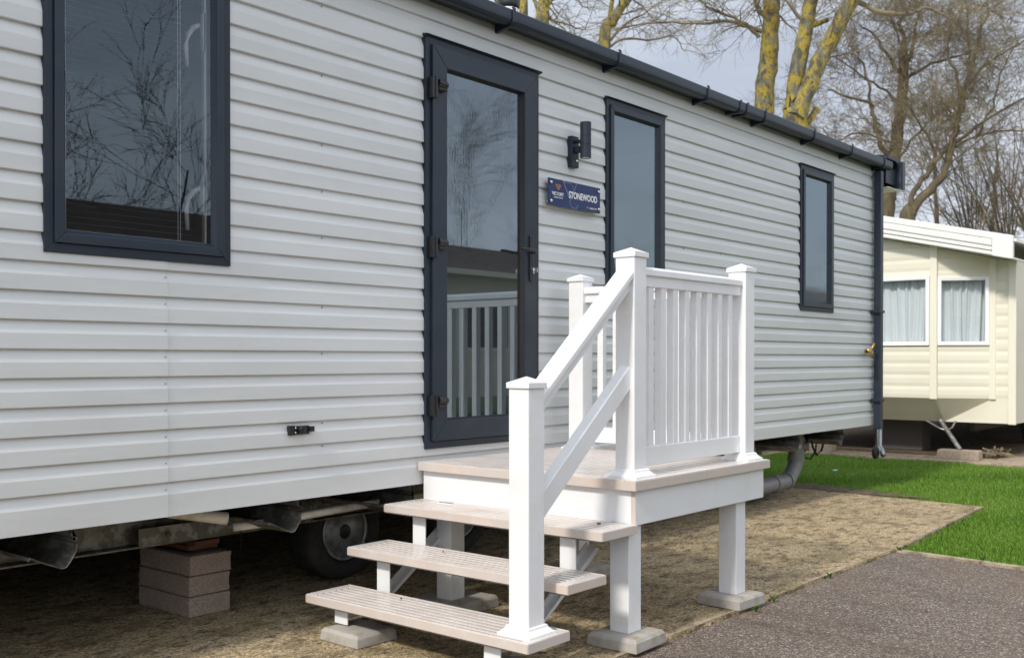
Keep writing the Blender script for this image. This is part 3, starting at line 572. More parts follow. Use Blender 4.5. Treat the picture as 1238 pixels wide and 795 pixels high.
def post(x0, y0, zb, zt):
    """newel: sleeve, base trim and pyramid cap; x0,y0 = near corner"""
    s = .093; x1, y1 = x0+s, y0+s
    m_ = MB(); m_.box(x0, x1, y0, y1, zb, zt); p = m_.build('newel_post', 'upvc', st_, bevel=.004)
    c = MB(); e = .007; c.box(x0-e, x1+e, y0-e, y1+e, zt-.001, zt+.019); cx, cy = (x0+x1)/2, (y0+y1)/2
    c.add([(x0-e, y0-e, zt+.019), (x1+e, y0-e, zt+.019), (x1+e, y1+e, zt+.019), (x0-e, y1+e, zt+.019), (cx, cy, zt+.042)], [(0, 1, 4), (1, 2, 4), (2, 3, 4), (3, 0, 4)])
    c.build('cap', 'upvc', p, bevel=.002)
    b = MB(); 
    for a, (r, z) in enumerate(((.030, zb), (.030, zb+.009), (.022, zb+.012), (.010, zb+.024), (.008, zb+.032), (.0008, zb+.036))):
        b.v += [(x0-r, y0-r, z), (x1+r, y0-r, z), (x1+r, y1+r, z), (x0-r, y1+r, z)]
        if a: 
            o_ = (a-1)*4; b.f += [(o_+k, o_+(k+1) % 4, o_+4+(k+1) % 4, o_+4+k) for k in range(4)]; b.mi += [0]*4
    b.build('base_trim', 'upvc', p)
    return p
post(2.876, -1.192, -.534, .360); post(3.560, -1.192, DZ, .884); post(4.524, -1.192, DZ, .884); post(4.524, -.228, DZ, .884)
YC = -1.1455
def rail_x(x0, x1, y, z0, z1, wd): m_ = MB(); m_.box(x0, x1, y-wd/2, y+wd/2, z0, z1); return m_
def toprail(a0, a1, c, axis):
    m_ = MB()
    prof = [(-.033, .815), (-.033, .838), (-.027, .848), (0, .853), (.027, .848), (.033, .838), (.033, .815), (.021, .812), (.021, .768), (-.021, .768), (-.021, .812)]
    if axis == 'x': m_.prism([(c+u, z) for u, z in prof], 'x', a0, a1)
    else: m_.prism([(c+u, z) for u, z in prof], 'y', a0, a1)
    return recalc(m_.build('top_rail', 'upvc', st_, bevel=.0015))
toprail(3.654, 4.523, YC, 'x'); toprail(-1.098, -.229, 4.5705, 'y')
m_ = MB(); m_.box(3.654, 4.523, YC-.019, YC+.019, .017, .097); m_.build('bottom_rail', 'upvc', st_, bevel=.003)
m_ = MB(); m_.box(4.5515, 4.5895, -1.098, -.229, .017, .097); m_.build('bottom_rail', 'upvc', st_, bevel=.003)
for i in range(8):
    xr = 3.756+i*.0992; m_ = MB(); m_.box(xr-.037, xr, YC-.017, YC+.019, .095, .770); m_.build('baluster', 'upvc', st_, bevel=.003)
for i in range(8):
    yr = -1.012+i*.0985; m_ = MB(); m_.box(4.553, 4.589, yr-.018, yr+.018, .095, .770); m_.build('baluster', 'upvc', st_, bevel=.003)
# sloping rails between the front and middle posts
def slope(x0, x1, zt0, zt1, zb0, zb1, y0, y1): 
    return [(x0, y0, zb0), (x1, y0, zb1), (x1, y1, zb1), (x0, y1, zb0), (x0, y0, zt0), (x1, y0, zt1), (x1, y1, zt1), (x0, y1, zt0)]
m_ = MB()
prof = [(-.044, -.034), (-.044, -.010), (-.038, .001), (0, .008), (.038, .001), (.044, -.010), (.044, -.034)]
n = len(prof); xa_, xb_ = 2.962, 3.566; za, zb_ = .338, .836
m_.add([(xa_, YC+u, za+v) for u, v in prof]+[(xb_, YC+u, zb_+v) for u, v in prof], [(i, (i+1) % n, n+(i+1) % n, n+i) for i in range(n)]+[tuple(range(n))[::-1], tuple(range(n, 2*n))])
m_.hexa(slope(xa_, xb_, za-.034, zb_-.034, za-.088, zb_-.088, YC-.024, YC+.024))
recalc(m_.build('handrail', 'upvc', st_, bevel=.002))
m_ = MB(); m_.hexa(slope(xa_, xb_, -.045, .440, -.145, .345, YC-.026, YC+.026)); m_.build('lower_rail', 'upvc', st_, bevel=.003)
# treads
for (x0, x1, zt) in ((3.270, 3.512, -.200), (3.049, 3.291, -.366), (2.817, 3.057, -.534)):
    m_ = MB(); ribbed(m_, x0, x1, -1.238, -.022, zt, .036, 'y', .018, .0345, .0150, .005); tr_ = m_.build('tread', ['deck', 'groove'], st_, bevel=.0008, seg=1)
    e = MB(); e.box(x0-.0035, x0-.0005, -1.2375, -.0225, zt-.036, zt-.004); e.box(x0-.003, x1, -1.2415, -1.2385, zt-.036, zt-.003); e.box(x0-.003, x1, -.0215, -.0185, zt-.036, zt-.003); e.build('tread_edging', 'edge', tr_)
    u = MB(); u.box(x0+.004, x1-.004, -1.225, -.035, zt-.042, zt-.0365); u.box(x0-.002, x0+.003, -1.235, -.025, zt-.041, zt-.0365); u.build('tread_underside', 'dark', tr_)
# stringer frames of white angle
for (ya, yb_) in ((-.235, -.155), (-1.075, -.995)):
    for (x, z0, z1) in ((2.858, -.643, -.577), (3.098, -.585, -.409), (3.318, -.44, -.243)):
        m_ = MB(); m_.box(x, x+.006, ya, yb_, z0, z1); m_.box(x+.0062, x+.045, yb_-.006, yb_, z0, z1); m_.build('tread_bracket', 'upvcd', st_, bevel=.0015)
    m_ = MB(); yy = yb_+.004
    m_.hexa([(3.00, yy, -.643), (3.06, yy, -.643), (3.06, yy+.006, -.643), (3.00, yy+.006, -.643), (3.51, yy, -.30), (3.55, yy, -.332), (3.55, yy+.006, -.332), (3.51, yy+.006, -.30)])
    m_.hexa([(2.868, yy, -.643), (2.998, yy, -.643), (2.998, yy+.006, -.643), (2.868, yy+.006, -.643), (2.868, yy, -.605), (3.04, yy, -.612), (3.04, yy+.006, -.612), (2.868, yy+.006, -.605)])
    m_.hexa([(3.04, yy-.035, -.643), (3.06, yy-.035, -.643), (3.06, yy, -.643), (3.04, yy, -.643), (3.53, yy-.035, -.318), (3.55, yy-.035, -.332), (3.55, yy, -.332), (3.53, yy, -.318)])
    m_.build('stringer', 'upvcd', st_, bevel=.001)

# pads under the legs: slabs of their own
def pad(cx, cy, sx, sy, h, rot, name, label, m, z0=-.70, group='concrete pads under the deck legs', taper=.012, cat='paving pad'):
    p = MB(); c, s = math.cos(rot), math.sin(rot)
    def q(x, y, z): return (cx+x*c-y*s, cy+x*s+y*c, z)
    lv = [(0, z0+.001, 0), (.002, z0+h*.75, 0), (taper, z0+h, 0)]
    for k, (ins, z, _) in enumerate(lv):
        m8 = 8
        for a, b in ((-1, -1), (1, -1), (1, 1), (-1, 1)):
            p.v.append(q(a*(sx/2-ins)+rnd(-.002, .002), b*(sy/2-ins)+rnd(-.002, .002), z))
        if k: o_ = (k-1)*4; p.f += [(o_+i, o_+(i+1) % 4, o_+4+(i+1) % 4, o_+4+i) for i in range(4)]; p.mi += [0]*4
    p.f += [(8, 9, 10, 11), (3, 2, 1, 0)]; p.mi += [0, 0]
    o = p.build(name, m, origin=(cx, cy, z0+G), bevel=.004); return tag(o, label, cat, group)
pad(3.548, -1.163, .235, .235, .055, .03, 'concrete_pad', 'low concrete pad under the near corner leg of the white deck, at the drive edge', 'paver')
pad(4.457, -1.155, .235, .235, .055, -.08, 'concrete_pad', 'low concrete pad under the far outer deck leg, with a weed at its corner', 'paver')
pad(3.55, -.20, .29, .30, .056, .05, 'concrete_pad', 'shaded concrete pad under the inner deck leg behind the treads', 'paver')
pad(4.50, -.20, .28, .28, .056, .0, 'concrete_pad', 'concrete pad under the deck leg farthest in, behind the near legs', 'paver')
pad(2.885, -.275, .215, .235, .052, -.02, 'concrete_pad', 'small grey concrete pad under the left foot of the lowest tread', 'paver')
pad(2.885, -1.10, .215, .235, .052, .02, 'concrete_pad', 'small concrete pad at the bottom picture edge under the right foot of the lowest tread', 'paver')

# ------------------------------------------------------------ name sign and wall lamp
sg = thing('name_sign', 'navy glossy name plate lettered STONEWOOD on the caravan wall beside the door', 'sign', (4.725, -.03, 1.382+G))
m_ = MB(); m_.box(4.481, 4.969, -.050, -.044, 1.309, 1.456); m_.build('plate', 'navy', sg, bevel=.0015)
for x in (4.502, 4.950):
    for z in (1.332, 1.433):
        m_ = MB(); m_.lathe([(0, -.060), (.006, -.059), (.009, -.055), (.009, -.0505)], (x, 0, z), 'y', 16); m_.lathe([(.007, -.0435), (.007, -.012)], (x, 0, z), 'y', 12); m_.build('standoff', 'chrome', sg)
def text(body, x0, z0, size, m, width=None, y=-.0512, parent=sg, name='lettering', ext=.0004, bold=0):
    cu = bpy.data.curves.new('t', 'FONT'); cu.body = body; cu.size = size; cu.extrude = ext; cu.offset = bold; cu.resolution_u = 3
    to = bpy.data.objects.new('t', cu); me = bpy.data.meshes.new_from_object(to); bpy.data.objects.remove(to)
    xs_ = [v.co.x for v in me.vertices]; sx = width/(max(xs_)-min(xs_)) if width else 1; mnx = min(xs_)
    org = ORG[parent]
    for v in me.vertices:
        a, b, c = v.co; v.co = (x0+(a-mnx)*sx-org.x, y-c-org.y, z0+b+G-org.z)
    me.materials.append(M[m]); o = bpy.data.objects.new(name, me); C.objects.link(o); o.parent = parent; return o
text('STONEWOOD', 4.665, 1.366, .052, 'white', .272, bold=.0012)
text('VICTORY', 4.513, 1.366, .026, 'white', .105, bold=.0005)
text('LEISURE HOMES', 4.530, 1.352, .010, 'white', .078)
text('37 - 2 BEDROOM', 4.835, 1.325, .013, 'white', .100)
def strokes(name, segs, wd, m):
    b = MB()
    for (xa, za_, xb, zb2) in segs:
        d = Vector((xb-xa, zb2-za_)); d.normalize(); nx_, nz_ = -d.y*wd/2, d.x*wd/2
        b.hexa([(xa-nx_, -.0515, za_-nz_), (xb-nx_, -.0515, zb2-nz_), (xb-nx_, -.0502, zb2-nz_), (xa-nx_, -.0502, za_-nz_), (xa+nx_, -.0515, za_+nz_), (xb+nx_, -.0515, zb2+nz_), (xb+nx_, -.0502, zb2+nz_), (xa+nx_, -.0502, za_+nz_)])
    return b.build(name, m, sg)
strokes('emblem', [(4.545, 1.425, 4.593, 1.425), (4.545, 1.425, 4.569, 1.396), (4.593, 1.425, 4.569, 1.396), (4.557, 1.421, 4.569, 1.408), (4.581, 1.421, 4.569, 1.408)], .0055, 'copper')
strokes('line_motif', [(4.612, 1.4545, 4.665, 1.372), (4.612, 1.4545, 4.642, 1.446)], .0045, 'paleblue')
strokes('line_motif', [(4.618, 1.449, 4.690, 1.448), (4.690, 1.448, 4.712, 1.41), (4.738, 1.4535, 4.712, 1.40), (4.712, 1.40, 4.672, 1.345), (4.672, 1.345, 4.694, 1.3125), (4.694, 1.3125, 4.735, 1.3125), (4.735, 1.3125, 4.752, 1.335)], .0022, 'paleblue')

sg.location.x -= .028; sg.location.z -= .004
lm = thing('wall_lamp', 'black cylindrical up-and-down wall lamp above the name plate', 'wall lamp', (4.72, -.02, 1.52+G))
m_ = MB(); m_.box(4.672, 4.737, -.048, -.012, 1.540, 1.715); m_.build('back_plate', 'trim', lm, bevel=.004)
m_ = MB(); m_.box(4.69, 4.722, -.085, -.047, 1.62, 1.655); m_.box(4.69, 4.722, -.085, -.047, 1.677, 1.69); m_.build('arm', 'trim', lm, bevel=.002)
m_ = MB(); m_.lathe([(.0, 1.59), (.022, 1.59), (.024, 1.586), (.031, 1.586), (.031, 1.657), (.0295, 1.658), (.0295, 1.661), (.031, 1.662), (.031, 1.705), (.0297, 1.706), (.0297, 1.709), (.031, 1.71), (.031, 1.785), (.025, 1.785), (.024, 1.78), (.0, 1.78)], (4.712, -.112, 0), 'z', 32)
m_.build('lamp_body', 'trim', lm)
m_ = MB(); m_.lathe([(0, 1.5875), (.020, 1.5875), (.020, 1.5905), (0, 1.5905)], (4.712, -.112, 0), 'z', 24); m_.build('lens', 'white', lm)
m_ = MB(); m_.lathe([(0, -.056), (.005, -.055), (.008, -.050), (.008, -.047)], (4.716, 0, 1.578), 'y', 14); m_.build('sensor', 'chrome', lm)

# ------------------------------------------------------------ block stack under the chassis
names = ['rough brown concrete block at the foot of the stack under the chassis beam', 'rough brown concrete block in the middle of the stack under the chassis beam', 'rough brown concrete block on top of the stack, with wood packing on it']
for i in range(3):
    x0, x1, y0, y1 = 2.628, 2.846, .566, .985
    dx, dy = (0, 0, 0) if False else (rnd(-.006, .006), rnd(-.006, .006))
    b = MB(); z0 = -.70+i*.0935
    nxx, nyy, nzz = 12, 20, 6
    import itertools
    def V(a, c, e): return (a, c, e)
    # subdivided box with crumbly faces
    idx = {}
    def vid(i_, j_, k_):
        key = (i_, j_, k_)
        if key not in idx:
            x = x0+(x1-x0)*i_/nxx+dx; y = y0+(y1-y0)*j_/nyy+dy; z = z0+.0925*k_/nzz
            e = sum([i_ in (0, nxx), j_ in (0, nyy), k_ in (0, nzz)]); a = .0011 if e < 2 else .0028
            cx_, cy_, cz_ = (x0+x1)/2, (y0+y1)/2, z0+.046
            pull = 1 if e < 2 else .985
            x = cx_+(x-cx_)*pull+rnd(-a, a); y = cy_+(y-cy_)*(1-(1-pull)*.5)+rnd(-a, a); z = z+(0 if k_ in (0, nzz) else rnd(-a, a)) - (.004*(e >= 2) if k_ == nzz else 0)+(.003*(e >= 2) if k_ == 0 else 0)
            idx[key] = len(b.v); b.v.append((x, y, z))
        return idx[key]
    for i_ in range(nxx):
        for j_ in range(nyy):
            for k_ in (0, nzz): b.f.append((vid(i_, j_, k_), vid(i_+1, j_, k_), vid(i_+1, j_+1, k_), vid(i_, j_+1, k_)))
    for i_ in range(nxx):
        for k_ in range(nzz):
            for j_ in (0, nyy): b.f.append((vid(i_, j_, k_), vid(i_+1, j_, k_), vid(i_+1, j_, k_+1), vid(i_, j_, k_+1)))
    for j_ in range(nyy):
        for k_ in range(nzz):
            for i_ in (0, nxx): b.f.append((vid(i_, j_, k_), vid(i_, j_+1, k_), vid(i_, j_+1, k_+1), vid(i_, j_, k_+1)))
    b.mi = [0]*len(b.f)
    o = recalc(b.build('concrete_block', 'block', origin=((x0+x1)/2, (y0+y1)/2, z0+G))); tag(o, names[i], 'block', 'blocks stacked under the chassis beam')
for i, (m, h, lab, a) in enumerate((('black', .008, 'thin dark packing sheet lying on the block stack', .012), ('wood', .022, 'reddish brown wooden packing board on the block stack', .03), ('wood', .022, 'upper wooden packing board touching the galvanised beam', .0))):
    z0 = -.4185+(0, .0085, .031)[i]; b = MB(); b.box(2.655+i*.012, 2.825-i*.008, .60+a, .90-a, z0, z0+h); o = b.build('packing_board', m, origin=(2.74, .75, z0+G), bevel=.002); tag(o, lab, 'packing board', 'packing on the block stack')

# ------------------------------------------------------------ neighbouring cream caravan (gable end towards us)
NX = 12.9; NY0, NYR, NY1 = -.285, 1.36, 3.0
nb_ = thing('static_caravan', 'cream ribbed static caravan with a white gable bargeboard and net curtains, beyond the lawn', 'static caravan', (13.0, 1.3, 0))
def ncol(m): return m
def nrib(z0, z1, pitch=.137, d=.0055):
    p = []; z = z0
    k0 = math.floor(z0/pitch)
    for k in range(k0, math.ceil(z1/pitch)+1):
        for a, b in ((0, 0), (.10, .35), (.3, 1), (.7, 1), (.9, .35)):
            zz = (k+a)*pitch
            if z0 <= zz <= z1: p.append((zz, b*d))
    if not p or p[0][0] > z0: p.insert(0, (z0, 0))
    if p[-1][0] < z1: p.append((z1, 0))
    return p
def roofz(y): return 1.955-.237*abs(y-NYR)+.02
# bay outline in plan: straight front, two raked returns
BX = 12.60; B0, B1, B2, B3 = -.04, .54, 2.18, 2.76
def facet(mb, pa, pb, z0, z1a, z1b, holes=()):
    """ribbed facet between plan points; top may slope; hole = (t0,t1,z0,z1)"""
    dx, dy = pb[0]-pa[0], pb[1]-pa[1]; L = math.hypot(dx, dy); nx_, ny_ = -dy/L, dx/L
    if nx_ > 0: nx_, ny_ = -nx_, -ny_
    def seg(t0, t1, za_, zb0, zb1):
        zt_ = max(zb0, zb1); p = nrib(za_, zt_); rows = []
        for z, d in p:
            r = []
            for t in (t0, t1):
                lim = z1a+(z1b-z1a)*t if zb0 is None else zb0+(zb1-zb0)*((t-t0)/(t1-t0+1e-9))
                r.append((pa[0]+dx*t+nx_*d, pa[1]+dy*t+ny_*d, min(z, lim)))
            rows.append(r)
        b = len(mb.v)
        for r in rows: mb.v += r
        for i in range(len(rows)-1): mb.f.append((b+2*i, b+2*i+1, b+2*i+3, b+2*i+2)); mb.mi.append(mb.cur)
    f_ = lambda t: z1a+(z1b-z1a)*t
    if not holes: seg(0, 1, z0, f_(0), f_(1)); return
    h0, h1, hz0, hz1 = holes[0]
    seg(0, h0, z0, f_(0), f_(h0)); seg(h0, h1, z0, hz0, hz0); seg(h0, h1, hz1, f_(h0), f_(h1)); seg(h1, 1, z0, f_(h1), f_(1))
nw = MB()
facet(nw, (NX, NY0+.02), (NX, B0), .0, roofz(NY0), roofz(B0))
facet(nw, (NX, B0), (BX, B1), .0, roofz(B0), roofz(B1), [(.08, .93, .625, 1.425)])
facet(nw, (BX, B1), (BX, NYR), .0, roofz(B1), roofz(NYR), [(.06, 1.0, .625, 1.445)])
facet(nw, (BX, NYR), (BX, B2), .0, roofz(NYR), roofz(B2), [(0, .92, .625, 1.445)])
facet(nw, (BX, B2), (NX, B3), .0, roofz(B2), roofz(B3)); facet(nw, (NX, B3), (NX, NY1), .0, roofz(B3), roofz(NY1))
recalc(nw.build('wall', 'cream', nb_))
nk = MB()   # plain skirt, folding back under the bay
zb = -.288
nk.add([(NX, NY0+.02, 0), (NX, B0, 0), (BX, B1, 0), (BX, B2, 0), (NX, B3, 0), (NX, NY1, 0), (NX, NY0+.02, zb), (NX+.0, .50, zb), (NX+.0, 2.2, zb), (NX, NY1, zb)],
       [(0, 1, 7, 6), (1, 2, 7), (2, 3, 8, 7), (3, 4, 8), (4, 5, 9, 8)]); recalc(nk.build('skirt_panel', 'cream', nb_))
sd = MB(); sd.box(NX+.01, NX+9, NY0+.005, NY0+.03, zb, 1.60); sd.box(NX+.01, NX+9, NY1-.03, NY1, zb, 1.60); sd.box(NX+8.97, NX+9, NY0+.04, NY1-.04, zb, 1.6); sd.box(NX+.03, NX+8.9, NY0+.06, NY1-.06, zb, zb+.05); sd.build('side_wall', 'cream', nb_)
nt_ = MB(); nt_.box(NX-.028, NX+.01, NY0-.012, NY0+.075, zb-.01, 1.60); nt_.build('corner_post', 'creamtrim', nb_, bevel=.008)
nt_ = MB(); nt_.box(NX-.024, NX-.001, B0-.035, B0+.035, -.01, 1.62); nt_.build('cover_strip', 'creamtrim', nb_, bevel=.004)
nt_ = MB(); nt_.box(BX-.026, BX+.008, B1-.045, B1+.035, -.012, 1.80); nt_.build('cover_strip', 'creamtrim', nb_, bevel=.006)
nt_ = MB(); nt_.box(BX-.026, BX+.008, B2-.045, B2+.035, -.012, 1.80); nt_.build('cover_strip', 'creamtrim', nb_, bevel=.006)
def nwin(pa, pb, t0, t1, z0, z1):
    dx, dy = pb[0]-pa[0], pb[1]-pa[1]; L = math.hypot(dx, dy); ux, uy = dx/L, dy/L; nx_, ny_ = -uy, ux
    if nx_ > 0: nx_, ny_ = -nx_, -ny_
    def P(s, d, z): return (pa[0]+ux*s+nx_*d, pa[1]+uy*s+ny_*d, z)
    s0, s1 = t0*L-.005, t1*L+.005; wd = .042; m_ = MB()
    o = [(s0, z0), (s1, z0), (s1, z1), (s0, z1)]; i = [(s0+wd, z0+wd), (s1-wd, z0+wd), (s1-wd, z1-wd), (s0+wd, z1-wd)]
    for k in range(4):
        a, b, c, d = o[k], o[(k+1) % 4], i[(k+1) % 4], i[k]
        m_.hexa([P(a[0], .03, a[1]), P(b[0], .03, b[1]), P(c[0], .024, c[1]), P(d[0], .024, d[1]), P(a[0], -.03, a[1]), P(b[0], -.03, b[1]), P(c[0], -.03, c[1]), P(d[0], -.03, d[1])])
    w_ = recalc(m_.build('window', 'winwhite', nb_, bevel=.003))
    g_ = MB(); g_.add([P(s0+wd, -.004, z0+wd), P(s1-wd, -.004, z0+wd), P(s1-wd, -.004, z1-wd), P(s0+wd, -.004, z1-wd)], [(0, 1, 2, 3)]); recalc_dir = None; g_.build('pane', 'glassn', w_)
    c_ = MB(); nn = 90; zs = [z0+.02, (z0+z1)/2, z1-.01]
    for j, z in enumerate(zs):
        for q in range(nn+1):
            s = s0+.01+(s1-s0-.02)*q/nn; amp = (.026, .022, .014)[j]; d = -.085+amp*(math.sin(s*58+1.5*math.sin(s*17+t0*9))+.5*math.sin(s*113+z*1.2)); c_.v.append(P(s+(.03*math.sin(s*9)*(1-j/2)), d, z))
    for j in range(2):
        for q in range(nn): a = j*(nn+1)+q; c_.f.append((a, a+1, a+nn+2, a+nn+1)); c_.mi.append(0)
    c_.build('net_curtain', 'curtain', w_, smooth=True)
M['glassn'] = glass('glassn', (.80, .84, .86), 1.5)
nwin((NX, B0), (BX, B1), .08, .93, .625, 1.425); nwin((BX, B1), (BX, NYR), .06, 1.0, .625, 1.445); nwin((BX, NYR), (BX, B2), 0, .92, .625, 1.445)
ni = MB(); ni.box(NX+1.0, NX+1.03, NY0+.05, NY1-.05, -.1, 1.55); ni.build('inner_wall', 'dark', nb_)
# bargeboard: white, two shadow grooves, wide plain end
for sgn in (1, -1):
    def Q(y, z, x): return (x, y if sgn == 1 else 2*NYR-y, z)
    ya_, yb_ = NY0-.09, NYR+(0 if sgn == 1 else 0); slp = .237
    def band(z_off0, z_off1, x0, x1, y0=ya_, y1=yb_):
        mb = bb
        def zt(y): return 1.985-slp*(NYR-y)
        mb.hexa([Q(y0, zt(y0)+z_off0, x0), Q(y1, zt(y1)+z_off0, x0), Q(y1, zt(y1)+z_off0, x1), Q(y0, zt(y0)+z_off0, x1), Q(y0, zt(y0)+z_off1, x0), Q(y1, zt(y1)+z_off1, x0), Q(y1, zt(y1)+z_off1, x1), Q(y0, zt(y0)+z_off1, x1)])
    bb = MB(); xo = 12.42
    band(.008, .048, xo, xo+.05, ya_+.22); band(.058, .098, xo-.006, xo+.05, ya_+.22); band(.098, .112, xo+.012, xo+.05, ya_+.22); band(.112, .185, xo-.012, xo+.05, ya_+.22); band(.192, .262, xo-.004, xo+.05, ya_+.0)
    band(.0, .188, xo-.016, xo+.05, ya_, ya_+.215); band(-.0, .02, xo+.051, NX+.02, ya_+.0)
    recalc(bb.build('bargeboard', 'barge', nb_, bevel=.003))
    bb = MB(); band(.20, .235, xo+.055, NX+9.1, ya_-.02); recalc(bb.build('roof', 'barge', nb_))
# steady leg with fork braces
nl = MB(); a, b_ = Vector((12.80, .52, -.27)), Vector((12.62, .24, -.595))
nl.tube([a, b_], .026, 12); nl.build('steady_leg', 'galv', nb_)
nl = MB(); mid = a.lerp(b_, .35); nl.tube([(12.84, .70, -.28), mid+Vector((0, .08, .02)), mid], .011, 8); nl.tube([(12.84, .36, -.28), mid+Vector((0, -.05, .03)), mid], .011, 8); nl.build('leg_brace', 'steel', nb_)
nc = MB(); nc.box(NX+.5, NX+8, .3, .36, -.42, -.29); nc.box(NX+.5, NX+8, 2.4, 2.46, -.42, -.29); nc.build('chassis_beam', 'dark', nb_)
nwh = MB(); nwh.lathe([(.1, 0), (.27, .02), (.29, .05), (.29, .15), (.1, .17)], (15.6, .1, -.41), 'y', 28); nwh.build('wheel', 'tyre', nb_)
pad(12.60, .24, .20, .46, .105, .05, 'concrete_block', 'pale concrete block under the steady leg of the cream caravan', 'slabblock', z0=-.70, group=None, taper=.006, cat='block')
pad(12.55, 2.02, .22, .55, .10, .1, 'concrete_block', 'long grey block lying at the lawn edge behind the black cables', 'slabblock', z0=-.70, group=None, taper=.006, cat='block')
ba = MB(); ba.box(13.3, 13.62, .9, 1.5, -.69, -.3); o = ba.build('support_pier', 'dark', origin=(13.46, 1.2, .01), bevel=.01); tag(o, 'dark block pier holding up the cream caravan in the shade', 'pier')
orr = MB(); orr.box(12.66, 12.695, 1.215, 1.26, -.245, -.205); orr.build('marker_lamp', 'yellow', nb_)
cs = MB()
for i in range(40):
    a = rnd(0, 6.28); r = rnd(0, .22); p = Vector((13.1+r*math.cos(a), -.02+r*.7*math.sin(a), -.69)); cs.tube([p, p+Vector((rnd(-.1, .1), rnd(-.1, .1), rnd(.02, .13)*(1-r*3))), p+Vector((rnd(-.2, .2), rnd(-.2, .2), rnd(0, .06)))], [.010, .012, .003], 5)
o = cs.build('leaf_heap', 'twig', origin=(13.1, -.02, .01)); tag(o, 'small heap of dry brown leaves under the cream caravan', 'leaf heap')

# ------------------------------------------------------------ caravan across the drive, behind the camera
ob = thing('static_caravan', 'pale caravan with dark tiled roof, seen only mirrored in the big window', 'static caravan', (6, -10.5, 0))
m_ = MB(); m_.box(-4, 22, -12.0, -8.6, -.2, 1.97); m_.build('wall', 'cream', ob)
m_ = MB()
for i in range(27*5+1):
    pass
rows = 15
for r_ in range(rows):                 # stepped tile courses on the slope facing the drive
    t0, t1 = r_/rows, (r_+1)/rows; y0, z0 = -8.3-t0*2.0, 1.95+t0*.71; y1, z1 = -8.3-t1*2.0, 1.95+t1*.71
    m_.add([(-4.3, y0, z0+.02), (22.3, y0, z0+.02), (22.3, y1, z1), (-4.3, y1, z1), (-4.3, y0, z0-.01), (22.3, y0, z0-.01)], [(0, 1, 2, 3), (4, 5, 1, 0)])
m_.add([(-4.3, -10.3, 2.66), (22.3, -10.3, 2.66), (22.3, -12.3, 1.95), (-4.3, -12.3, 1.95)], [(0, 1, 2, 3)]); m_.build('roof', 'tile2', ob)
m_ = MB(); m_.box(-4.3, 22.3, -8.34, -8.28, 1.88, 1.97); m_.build('gutter', 'creamtrim', ob)
for x in (1, 5, 9, 13, 17): m_ = MB(); m_.box(x, x+1.3, -8.62, -8.58, .6, 1.55); wq = m_.build('window', 'winwhite', ob); m_ = MB(); m_.box(x+.06, x+1.24, -8.575, -8.57, .66, 1.49); m_.build('pane', 'black', wq)

ob2 = thing('static_caravan', 'second pale caravan further along the drive, mirrored in the last window', 'static caravan', (37, -10.5, 0))
m_ = MB(); m_.box(27, 46, -12, -8.6, -.2, 1.97); m_.build('wall', 'cream', ob2)
m_ = MB(); m_.prism([(-8.3, 1.95), (-10.3, 2.66), (-12.3, 1.95), (-12.3, 1.9), (-8.3, 1.9)], 'x', 26.7, 46.3); m_.build('roof', 'tile2', ob2)
